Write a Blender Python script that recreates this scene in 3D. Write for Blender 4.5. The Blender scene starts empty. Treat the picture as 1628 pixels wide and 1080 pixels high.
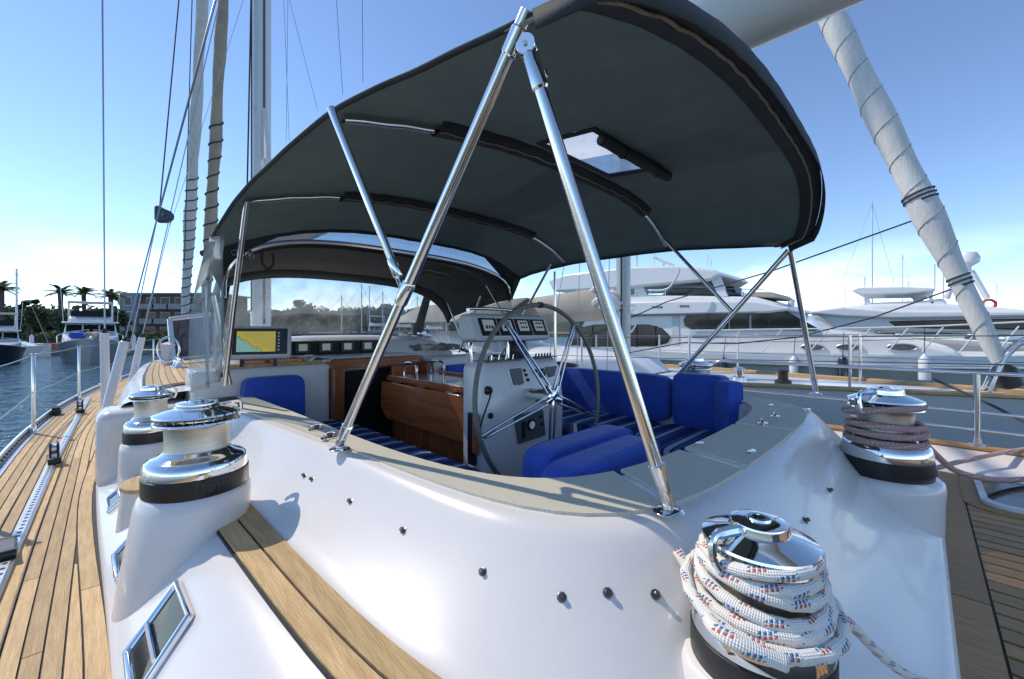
import bpy, bmesh, math, random
import numpy as np
from mathutils import Vector, Matrix
R = math.radians
random.seed(7)
scn = bpy.context.scene
col = scn.collection
# ------------------------------------------------------------------ camera
EYE = 0.9            # metres above the side deck
cam_d = bpy.data.cameras.new('camera'); cam = bpy.data.objects.new('camera', cam_d); col.objects.link(cam)
cam.location = (0, 0, EYE); cam.rotation_euler = (R(90), 0, R(-45))
cam_d.sensor_width = 36; cam_d.lens = 36*650/1628; cam_d.shift_y = -15/1628
cam_d.clip_start = 0.02; cam_d.clip_end = 6000
scn.camera = cam
# ------------------------------------------------------------------ sky and sun
SUN_AZ, SUN_EL = 25, 48                  # degrees to port of the bow, degrees up
sdir = Vector((-math.sin(R(SUN_AZ))*math.cos(R(SUN_EL)), math.cos(R(SUN_AZ))*math.cos(R(SUN_EL)), math.sin(R(SUN_EL))))
w = bpy.data.worlds.new('World'); scn.world = w; w.use_nodes = True
nt = w.node_tree; nt.nodes.clear()
wo = nt.nodes.new('ShaderNodeOutputWorld'); bg = nt.nodes.new('ShaderNodeBackground')
sky = nt.nodes.new('ShaderNodeTexSky'); sky.sky_type = 'NISHITA'; sky.sun_disc = False
sky.sun_elevation = R(SUN_EL); sky.sun_rotation = R(-SUN_AZ); sky.altitude = 2500; sky.air_density = 1.0; sky.dust_density = 0.0; sky.ozone_density = 3.0
tc = nt.nodes.new('ShaderNodeTexCoord'); mp = nt.nodes.new('ShaderNodeMapping'); mp.inputs['Scale'].default_value = (1, 1, 3.2)
nz = nt.nodes.new('ShaderNodeTexNoise'); nz.inputs['Scale'].default_value = 3.4; nz.inputs['Detail'].default_value = 7; nz.inputs['Roughness'].default_value = .55
rp = nt.nodes.new('ShaderNodeValToRGB'); rp.color_ramp.elements[0].position = .50; rp.color_ramp.elements[1].position = .68
sx = nt.nodes.new('ShaderNodeSeparateXYZ')
rz = nt.nodes.new('ShaderNodeValToRGB')   # clouds lie low over the horizon, all the way round
e = rz.color_ramp.elements; e[0].position = 0.0; e[0].color = (1, 1, 1, 1); e[1].position = .17; e[1].color = (0, 0, 0, 1)
mu = nt.nodes.new('ShaderNodeMath'); mu.operation = 'MULTIPLY'
mx = nt.nodes.new('ShaderNodeMixRGB'); mx.inputs[2].default_value = (8.0, 8.0, 8.3, 1)
L = nt.links.new
L(tc.outputs['Generated'], mp.inputs[0]); L(mp.outputs[0], nz.inputs[0]); L(nz.outputs[0], rp.inputs[0])
L(tc.outputs['Generated'], sx.inputs[0]); L(sx.outputs[2], rz.inputs[0])
L(rp.outputs[0], mu.inputs[0]); L(rz.outputs[0], mu.inputs[1]); L(mu.outputs[0], mx.inputs[0]); L(sky.outputs[0], mx.inputs[1])
L(mx.outputs[0], bg.inputs[0]); bg.inputs[1].default_value = 0.15; L(bg.outputs[0], wo.inputs[0])
sd = bpy.data.lights.new('sun', 'SUN'); so = bpy.data.objects.new('sun', sd); col.objects.link(so)
sd.energy = 2.05; sd.angle = R(.5); sd.color = (1, .90, .76)
so.rotation_euler = sdir.to_track_quat('Z', 'Y').to_euler(); so.location = (0, 0, 30)
scn.view_settings.view_transform = 'Standard'; scn.view_settings.look = 'None'
scn.view_settings.exposure = 0.68; scn.view_settings.gamma = 1
scn.render.engine = 'CYCLES'
scn.cycles.max_bounces = 10; scn.cycles.transparent_max_bounces = 16
# ------------------------------------------------------------------ helpers
K = math.sqrt(.5)
def at(px, py, S=None, F=None, z=None, Z=None):
    """photo pixel -> place, given one known coordinate (S starboard, F forward, z height, Z depth)"""
    r = (px-814)/650; v = (525-py)/650
    if Z is None:
        if S is not None: Z = S/(K*(1+r))
        elif F is not None: Z = F/(K*(1-r))
        else: Z = (z-EYE)/v
    X = r*Z
    return Vector((K*(Z+X), K*(Z-X), EYE+v*Z))
def cr(pts, n=8, closed=False):
    """Catmull-Rom through points"""
    P = [Vector(p) for p in pts]; out = []
    m = len(P); segs = m if closed else m-1
    for i in range(segs):
        if closed: a, b, c, d = P[(i-1) % m], P[i], P[(i+1) % m], P[(i+2) % m]
        else: a, b, c, d = P[max(i-1, 0)], P[i], P[i+1], P[min(i+2, m-1)]
        for k in range(n):
            t = k/n
            out.append(.5*((2*b)+(c-a)*t+(2*a-5*b+4*c-d)*t*t+(3*b-a-3*c+d)*t**3))
    if not closed: out.append(P[-1])
    return out
def interp(xs, ys):
    xs = list(xs); ys = list(ys)
    m = [0.0]*len(xs)
    for i in range(len(xs)):
        j, k = max(i-1, 0), min(i+1, len(xs)-1)
        m[i] = (ys[k]-ys[j])/(xs[k]-xs[j])
    def f(x):
        if x <= xs[0]: return ys[0]
        if x >= xs[-1]: return ys[-1]
        i = 0
        while xs[i+1] < x: i += 1
        h = xs[i+1]-xs[i]; t = (x-xs[i])/h
        return (2*t**3-3*t*t+1)*ys[i]+(t**3-2*t*t+t)*h*m[i]+(-2*t**3+3*t*t)*ys[i+1]+(t**3-t*t)*h*m[i+1]
    return f
class MB:
    def __init__(s): s.v = []; s.f = []; s.uv = {}
    def add(s, vs, fs):
        o = len(s.v); s.v += [tuple(p) for p in vs]; s.f += [tuple(i+o for i in f) for f in fs]; return s
    def box(s, c, d, rot=None):
        c = Vector(c); h = Vector(d)/2
        vs = [Vector((x*h.x, y*h.y, z*h.z)) for x in (-1, 1) for y in (-1, 1) for z in (-1, 1)]
        if rot is not None: vs = [rot @ p for p in vs]
        return s.add([p+c for p in vs], [(0,1,3,2),(4,6,7,5),(0,4,5,1),(2,3,7,6),(0,2,6,4),(1,5,7,3)])
    def rings(s, rings, closed_ring=True, closed=False, caps=True):
        n = len(rings[0]); o = len(s.v)
        for r in rings: s.v += [tuple(p) for p in r]
        m = len(rings)
        for i in range(m if closed else m-1):
            for j in range(n if closed_ring else n-1):
                a = o+i*n+j; b = o+i*n+(j+1) % n; c = o+((i+1) % m)*n+(j+1) % n; d = o+((i+1) % m)*n+j
                s.f.append((a, b, c, d))
        if caps and closed_ring and not closed:
            s.f.append(tuple(o+j for j in reversed(range(n)))); s.f.append(tuple(o+(m-1)*n+j for j in range(n)))
        return s
    def tube(s, pts, r, n=8, closed=False, uvs=False):
        P = [Vector(p) for p in pts]; m = len(P)
        rr = r if hasattr(r, '__len__') else [r]*m
        t0 = (P[1]-P[0]).normalized()
        up = Vector((0, 0, 1)) if abs(t0.z) < .9 else Vector((1, 0, 0))
        nrm = (up-t0*up.dot(t0)).normalized()
        rings = []; dist = 0; ds = []
        for i in range(m):
            if closed: t = (P[(i+1) % m]-P[i-1]).normalized()
            else: t = (P[min(i+1, m-1)]-P[max(i-1, 0)]).normalized()
            nrm = (nrm-t*nrm.dot(t))
            nrm = nrm.normalized() if nrm.length > 1e-6 else Vector((0, 0, 1))
            b = t.cross(nrm)
            rings.append([P[i]+(nrm*math.cos(2*math.pi*k/n)+b*math.sin(2*math.pi*k/n))*rr[i] for k in range(n)])
            if i: dist += (P[i]-P[i-1]).length
            ds.append(dist)
        fo = len(s.f)
        s.rings(rings, True, closed)
        if uvs:
            for i in range(m-1):
                for j in range(n):
                    s.uv[fo+i*n+j] = [(ds[i], j/n), (ds[i], (j+1)/n), (ds[i+1], (j+1)/n), (ds[i+1], j/n)]
        return s
    def lathe(s, prof, c=(0, 0, 0), n=32, caps=True):
        c = Vector(c)
        return s.rings([[c+Vector((r*math.cos(2*math.pi*k/n), r*math.sin(2*math.pi*k/n), z)) for k in range(n)] for r, z in prof], caps=caps)
    def loft(s, rows): return s.rings(rows, False, False, False)
    def prism(s, poly, a, b):
        """poly of points, swept from offset a to offset b (vectors)"""
        a = Vector(a); b = Vector(b); n = len(poly); o = len(s.v)
        s.v += [tuple(Vector(p)+a) for p in poly]+[tuple(Vector(p)+b) for p in poly]
        s.f.append(tuple(o+i for i in range(n))); s.f.append(tuple(o+n+i for i in reversed(range(n))))
        for i in range(n): s.f.append((o+(i+1) % n, o+i, o+n+i, o+n+(i+1) % n))
        return s
    def build(s, name, m, parent=None, smooth=True, bevel=0, sub=0, solid=0, seg=2, angle=38, fix=True):
        me = bpy.data.meshes.new(name); me.from_pydata(s.v, [], s.f)
        if s.uv:
            uvl = me.uv_layers.new(name='UVMap')
            for p in me.polygons:
                u = s.uv.get(p.index)
                if u:
                    for li, q in zip(p.loop_indices, u): uvl.data[li].uv = q
        if fix:
            bm = bmesh.new(); bm.from_mesh(me); bmesh.ops.recalc_face_normals(bm, faces=bm.faces); bm.to_mesh(me); bm.free()
        if smooth:
            me.shade_smooth()
            if angle < 170: me.set_sharp_from_angle(angle=R(angle))
        me.materials.append(m)
        o = bpy.data.objects.new(name, me); col.objects.link(o)
        if solid:
            q = o.modifiers.new('solid', 'SOLIDIFY'); q.thickness = solid; q.offset = 0
        if sub:
            q = o.modifiers.new('sub', 'SUBSURF'); q.levels = sub; q.render_levels = sub
        if bevel:
            q = o.modifiers.new('bevel', 'BEVEL'); q.width = bevel; q.segments = seg; q.limit_method = 'ANGLE'; q.angle_limit = R(35)
        if parent is not None: put(o, parent)
        return o
def put(o, p):
    o.parent = p
    if p.type == 'EMPTY': o.matrix_parent_inverse = Matrix.Translation(-p.location)
def tag(o, label=None, cat=None, group=None, kind=None):
    if label: o['label'] = label
    if cat: o['category'] = cat
    if group: o['group'] = group
    if kind: o['kind'] = kind
    return o
def thing(name, loc, label, cat, group=None):
    o = bpy.data.objects.new(name, None); col.objects.link(o); o.location = loc; o.empty_display_size = .1
    return tag(o, label, cat, group)
def copy_tree(o, parent=None):
    c = o.copy(); col.objects.link(c)
    if parent is not None: c.parent = parent
    for ch in o.children: copy_tree(ch, c)
    return c
# ------------------------------------------------------------------ materials
MATS = {}
def mat(name, c, rough=.5, metal=0, var=0, vscale=6, stretch=(1, 1, 1), bump=0, bscale=60, coat=0, c2=None, rnd=0, spec=.5, emit=0, sheen=0, rvar=0, transl=0):
    m = bpy.data.materials.new(name); m.use_nodes = True; MATS[name] = m
    t = m.node_tree; N = t.nodes; l = t.links.new
    b = N['Principled BSDF']
    b.inputs['Base Color'].default_value = (*c, 1); b.inputs['Roughness'].default_value = rough; b.inputs['Metallic'].default_value = metal
    b.inputs['Coat Weight'].default_value = coat; b.inputs['Coat Roughness'].default_value = .06
    b.inputs['Specular IOR Level'].default_value = spec; b.inputs['Sheen Weight'].default_value = sheen
    if emit: b.inputs['Emission Color'].default_value = (*c, 1); b.inputs['Emission Strength'].default_value = emit
    tcn = N.new('ShaderNodeTexCoord'); mpn = N.new('ShaderNodeMapping'); mpn.inputs['Scale'].default_value = stretch
    l(tcn.outputs['Object'], mpn.inputs[0])
    colr = None
    if var or c2 or rnd:
        n1 = N.new('ShaderNodeTexNoise'); n1.inputs['Scale'].default_value = vscale; n1.inputs['Detail'].default_value = 6; n1.inputs['Roughness'].default_value = .65
        l(mpn.outputs[0], n1.inputs[0])
        mxn = N.new('ShaderNodeMixRGB'); k = c2 or tuple(x*(1-var) for x in c)
        rpn = N.new('ShaderNodeValToRGB'); rpn.color_ramp.elements[0].position = .35; rpn.color_ramp.elements[1].position = .65
        l(n1.outputs[0], rpn.inputs[0]); l(rpn.outputs[0], mxn.inputs[0])
        mxn.inputs[1].default_value = (*c, 1); mxn.inputs[2].default_value = (*k, 1); colr = mxn.outputs[0]
        if rnd:
            oi = N.new('ShaderNodeObjectInfo'); hs = N.new('ShaderNodeHueSaturation'); mr = N.new('ShaderNodeMapRange')
            mr.inputs[3].default_value = 1-rnd; mr.inputs[4].default_value = 1+rnd
            l(oi.outputs['Random'], mr.inputs[0]); l(mr.outputs[0], hs.inputs['Value']); l(colr, hs.inputs['Color']); colr = hs.outputs[0]
        l(colr, b.inputs['Base Color'])
        if rvar:
            mr = N.new('ShaderNodeMapRange'); mr.inputs[3].default_value = rough-rvar; mr.inputs[4].default_value = rough+rvar
            l(n1.outputs[0], mr.inputs[0]); l(mr.outputs[0], b.inputs['Roughness'])
    if bump:
        n2 = N.new('ShaderNodeTexNoise'); n2.inputs['Scale'].default_value = bscale; n2.inputs['Detail'].default_value = 4
        l(mpn.outputs[0], n2.inputs[0])
        bn = N.new('ShaderNodeBump'); bn.inputs['Strength'].default_value = bump; bn.inputs['Distance'].default_value = .01
        l(n2.outputs[0], bn.inputs['Height']); l(bn.outputs[0], b.inputs['Normal'])
    if transl:
        tr = N.new('ShaderNodeBsdfTranslucent'); tr.inputs[0].default_value = (*c, 1); ms = N.new('ShaderNodeMixShader'); ms.inputs[0].default_value = transl
        l(b.outputs[0], ms.inputs[1]); l(tr.outputs[0], ms.inputs[2]); l(ms.outputs[0], N['Material Output'].inputs[0])
    return m
teak = mat('teak', (.66, .45, .215), .62, c2=(.47, .305, .135), vscale=9, stretch=(7, .7, 4), rnd=.22, bump=.25, bscale=40)
teak_worn = mat('teak_worn', (.50, .275, .10), .5, c2=(.34, .175, .06), vscale=9, stretch=(7, .7, 4), rnd=.18, bump=.25, bscale=40)
caulk = mat('caulk', (.012, .012, .012), .6)
gel = mat('gelcoat', (.76, .725, .69), .27, var=.05, vscale=1.6, coat=.3, rvar=.05)
gel2 = mat('gelcoat_plain', (.78, .78, .76), .3, var=.06, vscale=1.2, coat=.3)
chrome = mat('chrome', (.80, .80, .79), .07, 1, bump=.015, bscale=25)
steel = mat('stainless_tube', (.74, .73, .71), .13, 1, var=.08, vscale=8, rvar=.05)
brushed = mat('brushed_steel', (.62, .58, .50), .36, 1, var=.15, vscale=12, stretch=(1, 1, 14), bump=.1, bscale=90)
alu = mat('aluminium', (.62, .63, .64), .35, 1, var=.1, vscale=10)
white_paint = mat('white_paint', (.76, .76, .75), .3, var=.07, vscale=2, coat=.2)
black_rubber = mat('black_composite', (.022, .021, .020), .42, var=.4, vscale=14, bump=.08, bscale=60)
black_plastic = mat('black_plastic', (.015, .016, .018), .35)
grey_plastic = mat('grey_plastic', (.10, .11, .12), .45)
lt_plastic = mat('pale_plastic', (.62, .62, .60), .4, var=.05)
canvas = mat('canvas', (.215, .280, .270), .85, var=.22, vscale=5, bump=.2, bscale=220, sheen=.1, transl=.30)
canvas_edge = mat('canvas_edge', (.040, .047, .050), .8, var=.2, vscale=9, bump=.2, bscale=200)
canvas_tan = mat('canvas_lining', (.105, .105, .10), .85, var=.15, vscale=6, bump=.15, bscale=200, transl=.12)
zipper = mat('zip_tape', (.36, .32, .24), .6, var=.4, vscale=60)
blue = mat('blue_canvas', (.028, .095, .52), .85, var=.28, vscale=5, bump=.7, bscale=11, sheen=.2)
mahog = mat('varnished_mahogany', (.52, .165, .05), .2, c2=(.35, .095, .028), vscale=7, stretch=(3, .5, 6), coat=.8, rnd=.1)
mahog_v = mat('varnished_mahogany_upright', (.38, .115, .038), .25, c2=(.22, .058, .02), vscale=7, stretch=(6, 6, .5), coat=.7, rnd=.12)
dark = mat('interior_shade', (.012, .011, .010), .8)
glass_dark = mat('tinted_glass', (.014, .016, .019), .10, spec=.4, var=.3, vscale=.6)
wire = mat('wire_rope', (.30, .31, .32), .35, 1)
sail = mat('sailcloth', (.72, .70, .65), .8, var=.14, vscale=3, stretch=(3, 3, .8), bump=.5, bscale=14)
sail_tan = mat('sail_cover_tan', (.44, .40, .33), .85, var=.15, vscale=2, bump=.4, bscale=6)
mastp = mat('mast_paint', (.74, .75, .75), .3, var=.06, vscale=1.5, coat=.2)
dkrope = mat('dark_rope', (.05, .05, .055), .8, bump=.4, bscale=150)
hull_taupe = mat('taupe_hull', (.47, .44, .40), .25, var=.06, vscale=.3, coat=.4)
navy = mat('navy_hull', (.008, .013, .03), .2, coat=.5)
concrete = mat('dock_concrete', (.34, .32, .29), .85, var=.3, vscale=1.5, bump=.2, bscale=10)
orange = mat('orange_plastic', (.55, .10, .04), .5)
red = mat('red_plastic', (.45, .03, .025), .45)
bark = mat('bark', (.14, .105, .075), .9, var=.5, vscale=3, bump=.6, bscale=6)
palm_leaf = mat('palm_leaf', (.11, .145, .055), .6, var=.4, vscale=.8, transl=.2)
leaf = mat('tree_leaf', (.085, .12, .045), .6, var=.5, vscale=.25, transl=.2)
leaf2 = mat('tree_leaf_pale', (.12, .14, .065), .6, var=.5, vscale=.25, transl=.2)
facade = mat('grey_facade', (.27, .30, .31), .8, var=.15, vscale=.4)
facade2 = mat('brown_facade', (.17, .125, .095), .8, var=.2, vscale=.4)
soil = mat('shore_ground', (.16, .15, .11), .9, var=.4, vscale=.05)
hillm = mat('wooded_hill', (.10, .115, .075), .95, var=.5, vscale=.06, bump=1, bscale=.3)

def graph(name, rough=.8):
    m = bpy.data.materials.new(name); m.use_nodes = True
    return m, m.node_tree, m.node_tree.nodes, m.node_tree.links.new, m.node_tree.nodes['Principled BSDF']
def math_node(N, l, op, a, b=None):
    n = N.new('ShaderNodeMath'); n.operation = op
    for i, q in enumerate((a, b)):
        if q is None: continue
        if isinstance(q, (int, float)): n.inputs[i].default_value = q
        else: l(q, n.inputs[i])
    return n.outputs[0]
def rope_mat(name, base, f1, f2, per, strands=3, braid=260, always=False):
    """braided cover: coloured tracer yarns along the line (UV: u metres along, v round)"""
    m, t, N, l, b = graph(name); b.inputs['Roughness'].default_value = .85
    uv = N.new('ShaderNodeUVMap'); s = N.new('ShaderNodeSeparateXYZ'); l(uv.outputs[0], s.inputs[0]); u, v = s.outputs[0], s.outputs[1]
    M = lambda op, a, c=None: math_node(N, l, op, a, c)
    tw = M('ADD', M('MULTIPLY', v, float(strands)), M('MULTIPLY', u, 9.0))
    fv = M('FRACT', tw)
    fu = M('FRACT', M('ADD', M('ADD', M('MULTIPLY', u, 1/per), M('MULTIPLY', M('FLOOR', tw), .37)), M('MULTIPLY', fv, .5)))
    yarn = M('GREATER_THAN', M('SINE', M('MULTIPLY', u, braid*2.0)), -.35)
    k1 = M('MULTIPLY', M('MULTIPLY', M('LESS_THAN', fv, .26), M('LESS_THAN', fu, .42)), yarn)
    k2 = M('MULTIPLY', M('MULTIPLY', M('LESS_THAN', M('ABSOLUTE', M('SUBTRACT', fv, .42)), .13), M('LESS_THAN', M('ABSOLUTE', M('SUBTRACT', fu, .38)), .22)), yarn)
    nzn = N.new('ShaderNodeTexNoise'); nzn.inputs['Scale'].default_value = 30; tcn = N.new('ShaderNodeTexCoord'); l(tcn.outputs['Object'], nzn.inputs[0])
    m0 = N.new('ShaderNodeMixRGB'); m0.inputs[1].default_value = (*base, 1); m0.inputs[2].default_value = (*[x*.85 for x in base], 1); l(nzn.outputs[0], m0.inputs[0])
    m1 = N.new('ShaderNodeMixRGB'); m1.inputs[2].default_value = (*f1, 1); l(k1, m1.inputs[0]); l(m0.outputs[0], m1.inputs[1])
    m2 = N.new('ShaderNodeMixRGB'); m2.inputs[2].default_value = (*f2, 1); l(k2, m2.inputs[0]); l(m1.outputs[0], m2.inputs[1])
    h = M('MULTIPLY', M('SINE', M('ADD', M('MULTIPLY', u, braid*2.0), M('MULTIPLY', v, 50.3))), M('SINE', M('SUBTRACT', M('MULTIPLY', u, braid*2.0), M('MULTIPLY', v, 50.3))))
    bn = N.new('ShaderNodeBump'); bn.inputs['Strength'].default_value = .4; bn.inputs['Distance'].default_value = .004; l(h, bn.inputs['Height'])
    m3 = N.new('ShaderNodeMixRGB'); m3.blend_type = 'MULTIPLY'; m3.inputs[2].default_value = (.90, .88, .85, 1); l(M('MULTIPLY', M('SUBTRACT', .2, h), .7), m3.inputs[0]); l(m2.outputs[0], m3.inputs[1]); l(m3.outputs[0], b.inputs['Base Color']); l(bn.outputs[0], b.inputs['Normal'])  # shade of the braid grooves painted into the colour
    return m
rope_white = rope_mat('white_fleck_rope', (.93, .90, .83), (.05, .20, .42), (.58, .15, .11), .062, 3, 430)
rope_red = rope_mat('red_fleck_rope', (.56, .36, .32), (.26, .02, .03), (.85, .78, .70), .016, 4, 200)
rope_grey = rope_mat('grey_rope', (.30, .30, .30), (.05, .05, .06), (.06, .06, .07), .02)

def stripes():
    m, t, N, l, b = graph('striped_canvas'); b.inputs['Roughness'].default_value = .85
    tcn = N.new('ShaderNodeTexCoord'); s = N.new('ShaderNodeSeparateXYZ'); l(tcn.outputs['Object'], s.inputs[0])
    M = lambda op, a, c=None: math_node(N, l, op, a, c)
    f = M('FRACT', M('MULTIPLY', s.outputs[1], 1/.155))
    r = N.new('ShaderNodeValToRGB'); r.color_ramp.interpolation = 'CONSTANT'; l(f, r.inputs[0])
    navyc, midc, pale = (.008, .018, .12, 1), (.03, .10, .36, 1), (.40, .47, .58, 1)
    e = r.color_ramp.elements; e[0].position = 0; e[0].color = navyc; e[1].position = .36; e[1].color = midc
    for p, c in ((.50, navyc), (.60, pale), (.82, navyc), (.90, midc)):
        q = e.new(p); q.color = c
    l(r.outputs[0], b.inputs['Base Color'])
    nn = N.new('ShaderNodeTexNoise'); nn.inputs['Scale'].default_value = 200; l(tcn.outputs['Object'], nn.inputs[0])
    bn = N.new('ShaderNodeBump'); bn.inputs['Strength'].default_value = .25; bn.inputs['Distance'].default_value = .01; l(nn.outputs[0], bn.inputs['Height']); l(bn.outputs[0], b.inputs['Normal'])
    return m
striped = stripes()
def nonskid_mat():
    m, t, N, l, b = graph('nonskid'); b.inputs['Roughness'].default_value = .6
    tcn = N.new('ShaderNodeTexCoord'); s = N.new('ShaderNodeSeparateXYZ'); l(tcn.outputs['Object'], s.inputs[0])
    M = lambda op, a, c=None: math_node(N, l, op, a, c)
    k = 520.0
    h = M('MULTIPLY', M('SINE', M('MULTIPLY', M('ADD', s.outputs[0], s.outputs[1]), k)), M('SINE', M('MULTIPLY', M('SUBTRACT', s.outputs[0], s.outputs[1]), k)))
    bn = N.new('ShaderNodeBump'); bn.inputs['Strength'].default_value = .6; bn.inputs['Distance'].default_value = .002; l(h, bn.inputs['Height']); l(bn.outputs[0], b.inputs['Normal'])
    nn = N.new('ShaderNodeTexNoise'); nn.inputs['Scale'].default_value = 5; nn.inputs['Detail'].default_value = 6; l(tcn.outputs['Object'], nn.inputs[0])
    mxn = N.new('ShaderNodeMixRGB'); mxn.inputs[1].default_value = (.70, .65, .52, 1); mxn.inputs[2].default_value = (.62, .575, .46, 1); l(nn.outputs[0], mxn.inputs[0]); l(mxn.outputs[0], b.inputs['Base Color'])
    return m
nonskid = nonskid_mat()
def vinyl_mat(name, tint, haze, gloss):
    """clear vinyl: mostly see-through, a little milky, reflects"""
    m, t, N, l, b = graph(name); b.inputs['Roughness'].default_value = .08; b.inputs['Base Color'].default_value = (.75, .77, .78, 1)
    tr = N.new('ShaderNodeBsdfTransparent'); tr.inputs[0].default_value = (*tint, 1)
    nn = N.new('ShaderNodeTexNoise'); nn.inputs['Scale'].default_value = 2.5; nn.inputs['Detail'].default_value = 3
    tcn = N.new('ShaderNodeTexCoord'); mpn = N.new('ShaderNodeMapping'); mpn.inputs['Scale'].default_value = (2, 2, .6); l(tcn.outputs['Object'], mpn.inputs[0]); l(mpn.outputs[0], nn.inputs[0])
    mr = N.new('ShaderNodeMapRange'); mr.inputs[1].default_value = .35; mr.inputs[2].default_value = .75; mr.inputs[3].default_value = haze*.4; mr.inputs[4].default_value = haze*1.8; l(nn.outputs[0], mr.inputs[0])
    fr = N.new('ShaderNodeFresnel'); fr.inputs[0].default_value = 1.45
    ad = math_node(N, l, 'ADD', mr.outputs[0], math_node(N, l, 'MULTIPLY', fr.outputs[0], gloss)); ad2 = math_node(N, l, 'MINIMUM', ad, 1.0)
    bn = N.new('ShaderNodeBump'); bn.inputs['Strength'].default_value = .25; bn.inputs['Distance'].default_value = .05; l(nn.outputs[0], bn.inputs['Height']); l(bn.outputs[0], b.inputs['Normal'])
    ms = N.new('ShaderNodeMixShader'); l(ad2, ms.inputs[0]); l(tr.outputs[0], ms.inputs[1]); l(b.outputs[0], ms.inputs[2]); l(ms.outputs[0], N['Material Output'].inputs[0])
    return m
vinyl = vinyl_mat('clear_vinyl', (.92, .94, .94), .11, .28)
def milky():
    m, t, N, l, b = graph('skylight_vinyl'); tl_ = N.new('ShaderNodeBsdfTranslucent'); tl_.inputs[0].default_value = (.80, .82, .82, 1); tr = N.new('ShaderNodeBsdfTransparent'); ms = N.new('ShaderNodeMixShader')
    tcn = N.new('ShaderNodeTexCoord'); nn = N.new('ShaderNodeTexNoise'); nn.inputs['Scale'].default_value = 6; l(tcn.outputs['Object'], nn.inputs[0]); mr = N.new('ShaderNodeMapRange'); mr.inputs[3].default_value = .25; mr.inputs[4].default_value = .8; l(nn.outputs[0], mr.inputs[0])
    l(mr.outputs[0], ms.inputs[0]); l(tr.outputs[0], ms.inputs[1]); l(tl_.outputs[0], ms.inputs[2]); l(ms.outputs[0], N['Material Output'].inputs[0]); return m
vinyl_sky = milky()
def water_mat():
    m, t, N, l, b = graph('water'); b.inputs['Base Color'].default_value = (.02, .075, .10, 1); b.inputs['Roughness'].default_value = .07; b.inputs['IOR'].default_value = 1.33
    tcn = N.new('ShaderNodeTexCoord')
    prev = None
    for sc, st, di in ((.9, .7, .35), (3.2, .7, .16), (11, .4, .04)):
        nn = N.new('ShaderNodeTexNoise'); nn.inputs['Scale'].default_value = sc; nn.inputs['Detail'].default_value = 4; nn.inputs['Distortion'].default_value = .4; l(tcn.outputs['Object'], nn.inputs[0])
        bn = N.new('ShaderNodeBump'); bn.inputs['Strength'].default_value = st; bn.inputs['Distance'].default_value = di; l(nn.outputs[0], bn.inputs['Height'])
        if prev: l(prev, bn.inputs['Normal'])
        prev = bn.outputs[0]
    l(prev, b.inputs['Normal'])
    return m
water = water_mat()
def screen_mat():
    m, t, N, l, b = graph('chart_screen'); b.inputs['Roughness'].default_value = .15; b.inputs['Base Color'].default_value = (.02, .02, .02, 1)
    tcn = N.new('ShaderNodeTexCoord'); nn = N.new('ShaderNodeTexNoise'); nn.inputs['Scale'].default_value = 9; nn.inputs['Detail'].default_value = 5; l(tcn.outputs['Generated'], nn.inputs[0])
    s = N.new('ShaderNodeSeparateXYZ'); l(tcn.outputs['Generated'], s.inputs[0])
    M = lambda op, a, c=None: math_node(N, l, op, a, c)
    # sea in the lower left, land elsewhere, coast wobbled by noise
    v = M('ADD', M('ADD', M('MULTIPLY', s.outputs[0], .9), M('MULTIPLY', s.outputs[2], .7)), M('MULTIPLY', nn.outputs[0], .45))
    r = N.new('ShaderNodeValToRGB'); r.color_ramp.interpolation = 'CONSTANT'; l(v, r.inputs[0])
    e = r.color_ramp.elements; e[0].color = (.22, .42, .40, 1); e[1].position = .82; e[1].color = (.50, .40, .04, 1)
    q = e.new(.78); q.color = (.16, .24, .06, 1); q = e.new(1.2) if False else e.new(.98); q.color = (.42, .36, .06, 1)
    ln_ = M('LESS_THAN', M('FRACT', M('MULTIPLY', nn.outputs[0], 9.0)), .16)
    mz = N.new('ShaderNodeMixRGB'); mz.blend_type = 'MULTIPLY'; mz.inputs[2].default_value = (.55, .62, .5, 1); l(ln_, mz.inputs[0]); l(r.outputs[0], mz.inputs[1])
    l(mz.outputs[0], b.inputs['Emission Color']); b.inputs['Emission Strength'].default_value = .5
    return m
chart_screen = screen_mat()
lcd = mat('lcd', (.40, .43, .42), .25, emit=.15)
# ================================================================== the setting: water, shore
CL = 1.9                                  # the yacht's centre line (S)
WATER = -1.7
mb = MB(); mb.box((0, 0, WATER-.5), (5000, 5000, 1.0)); tag(mb.build('water', water, smooth=False), kind='structure')
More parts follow.
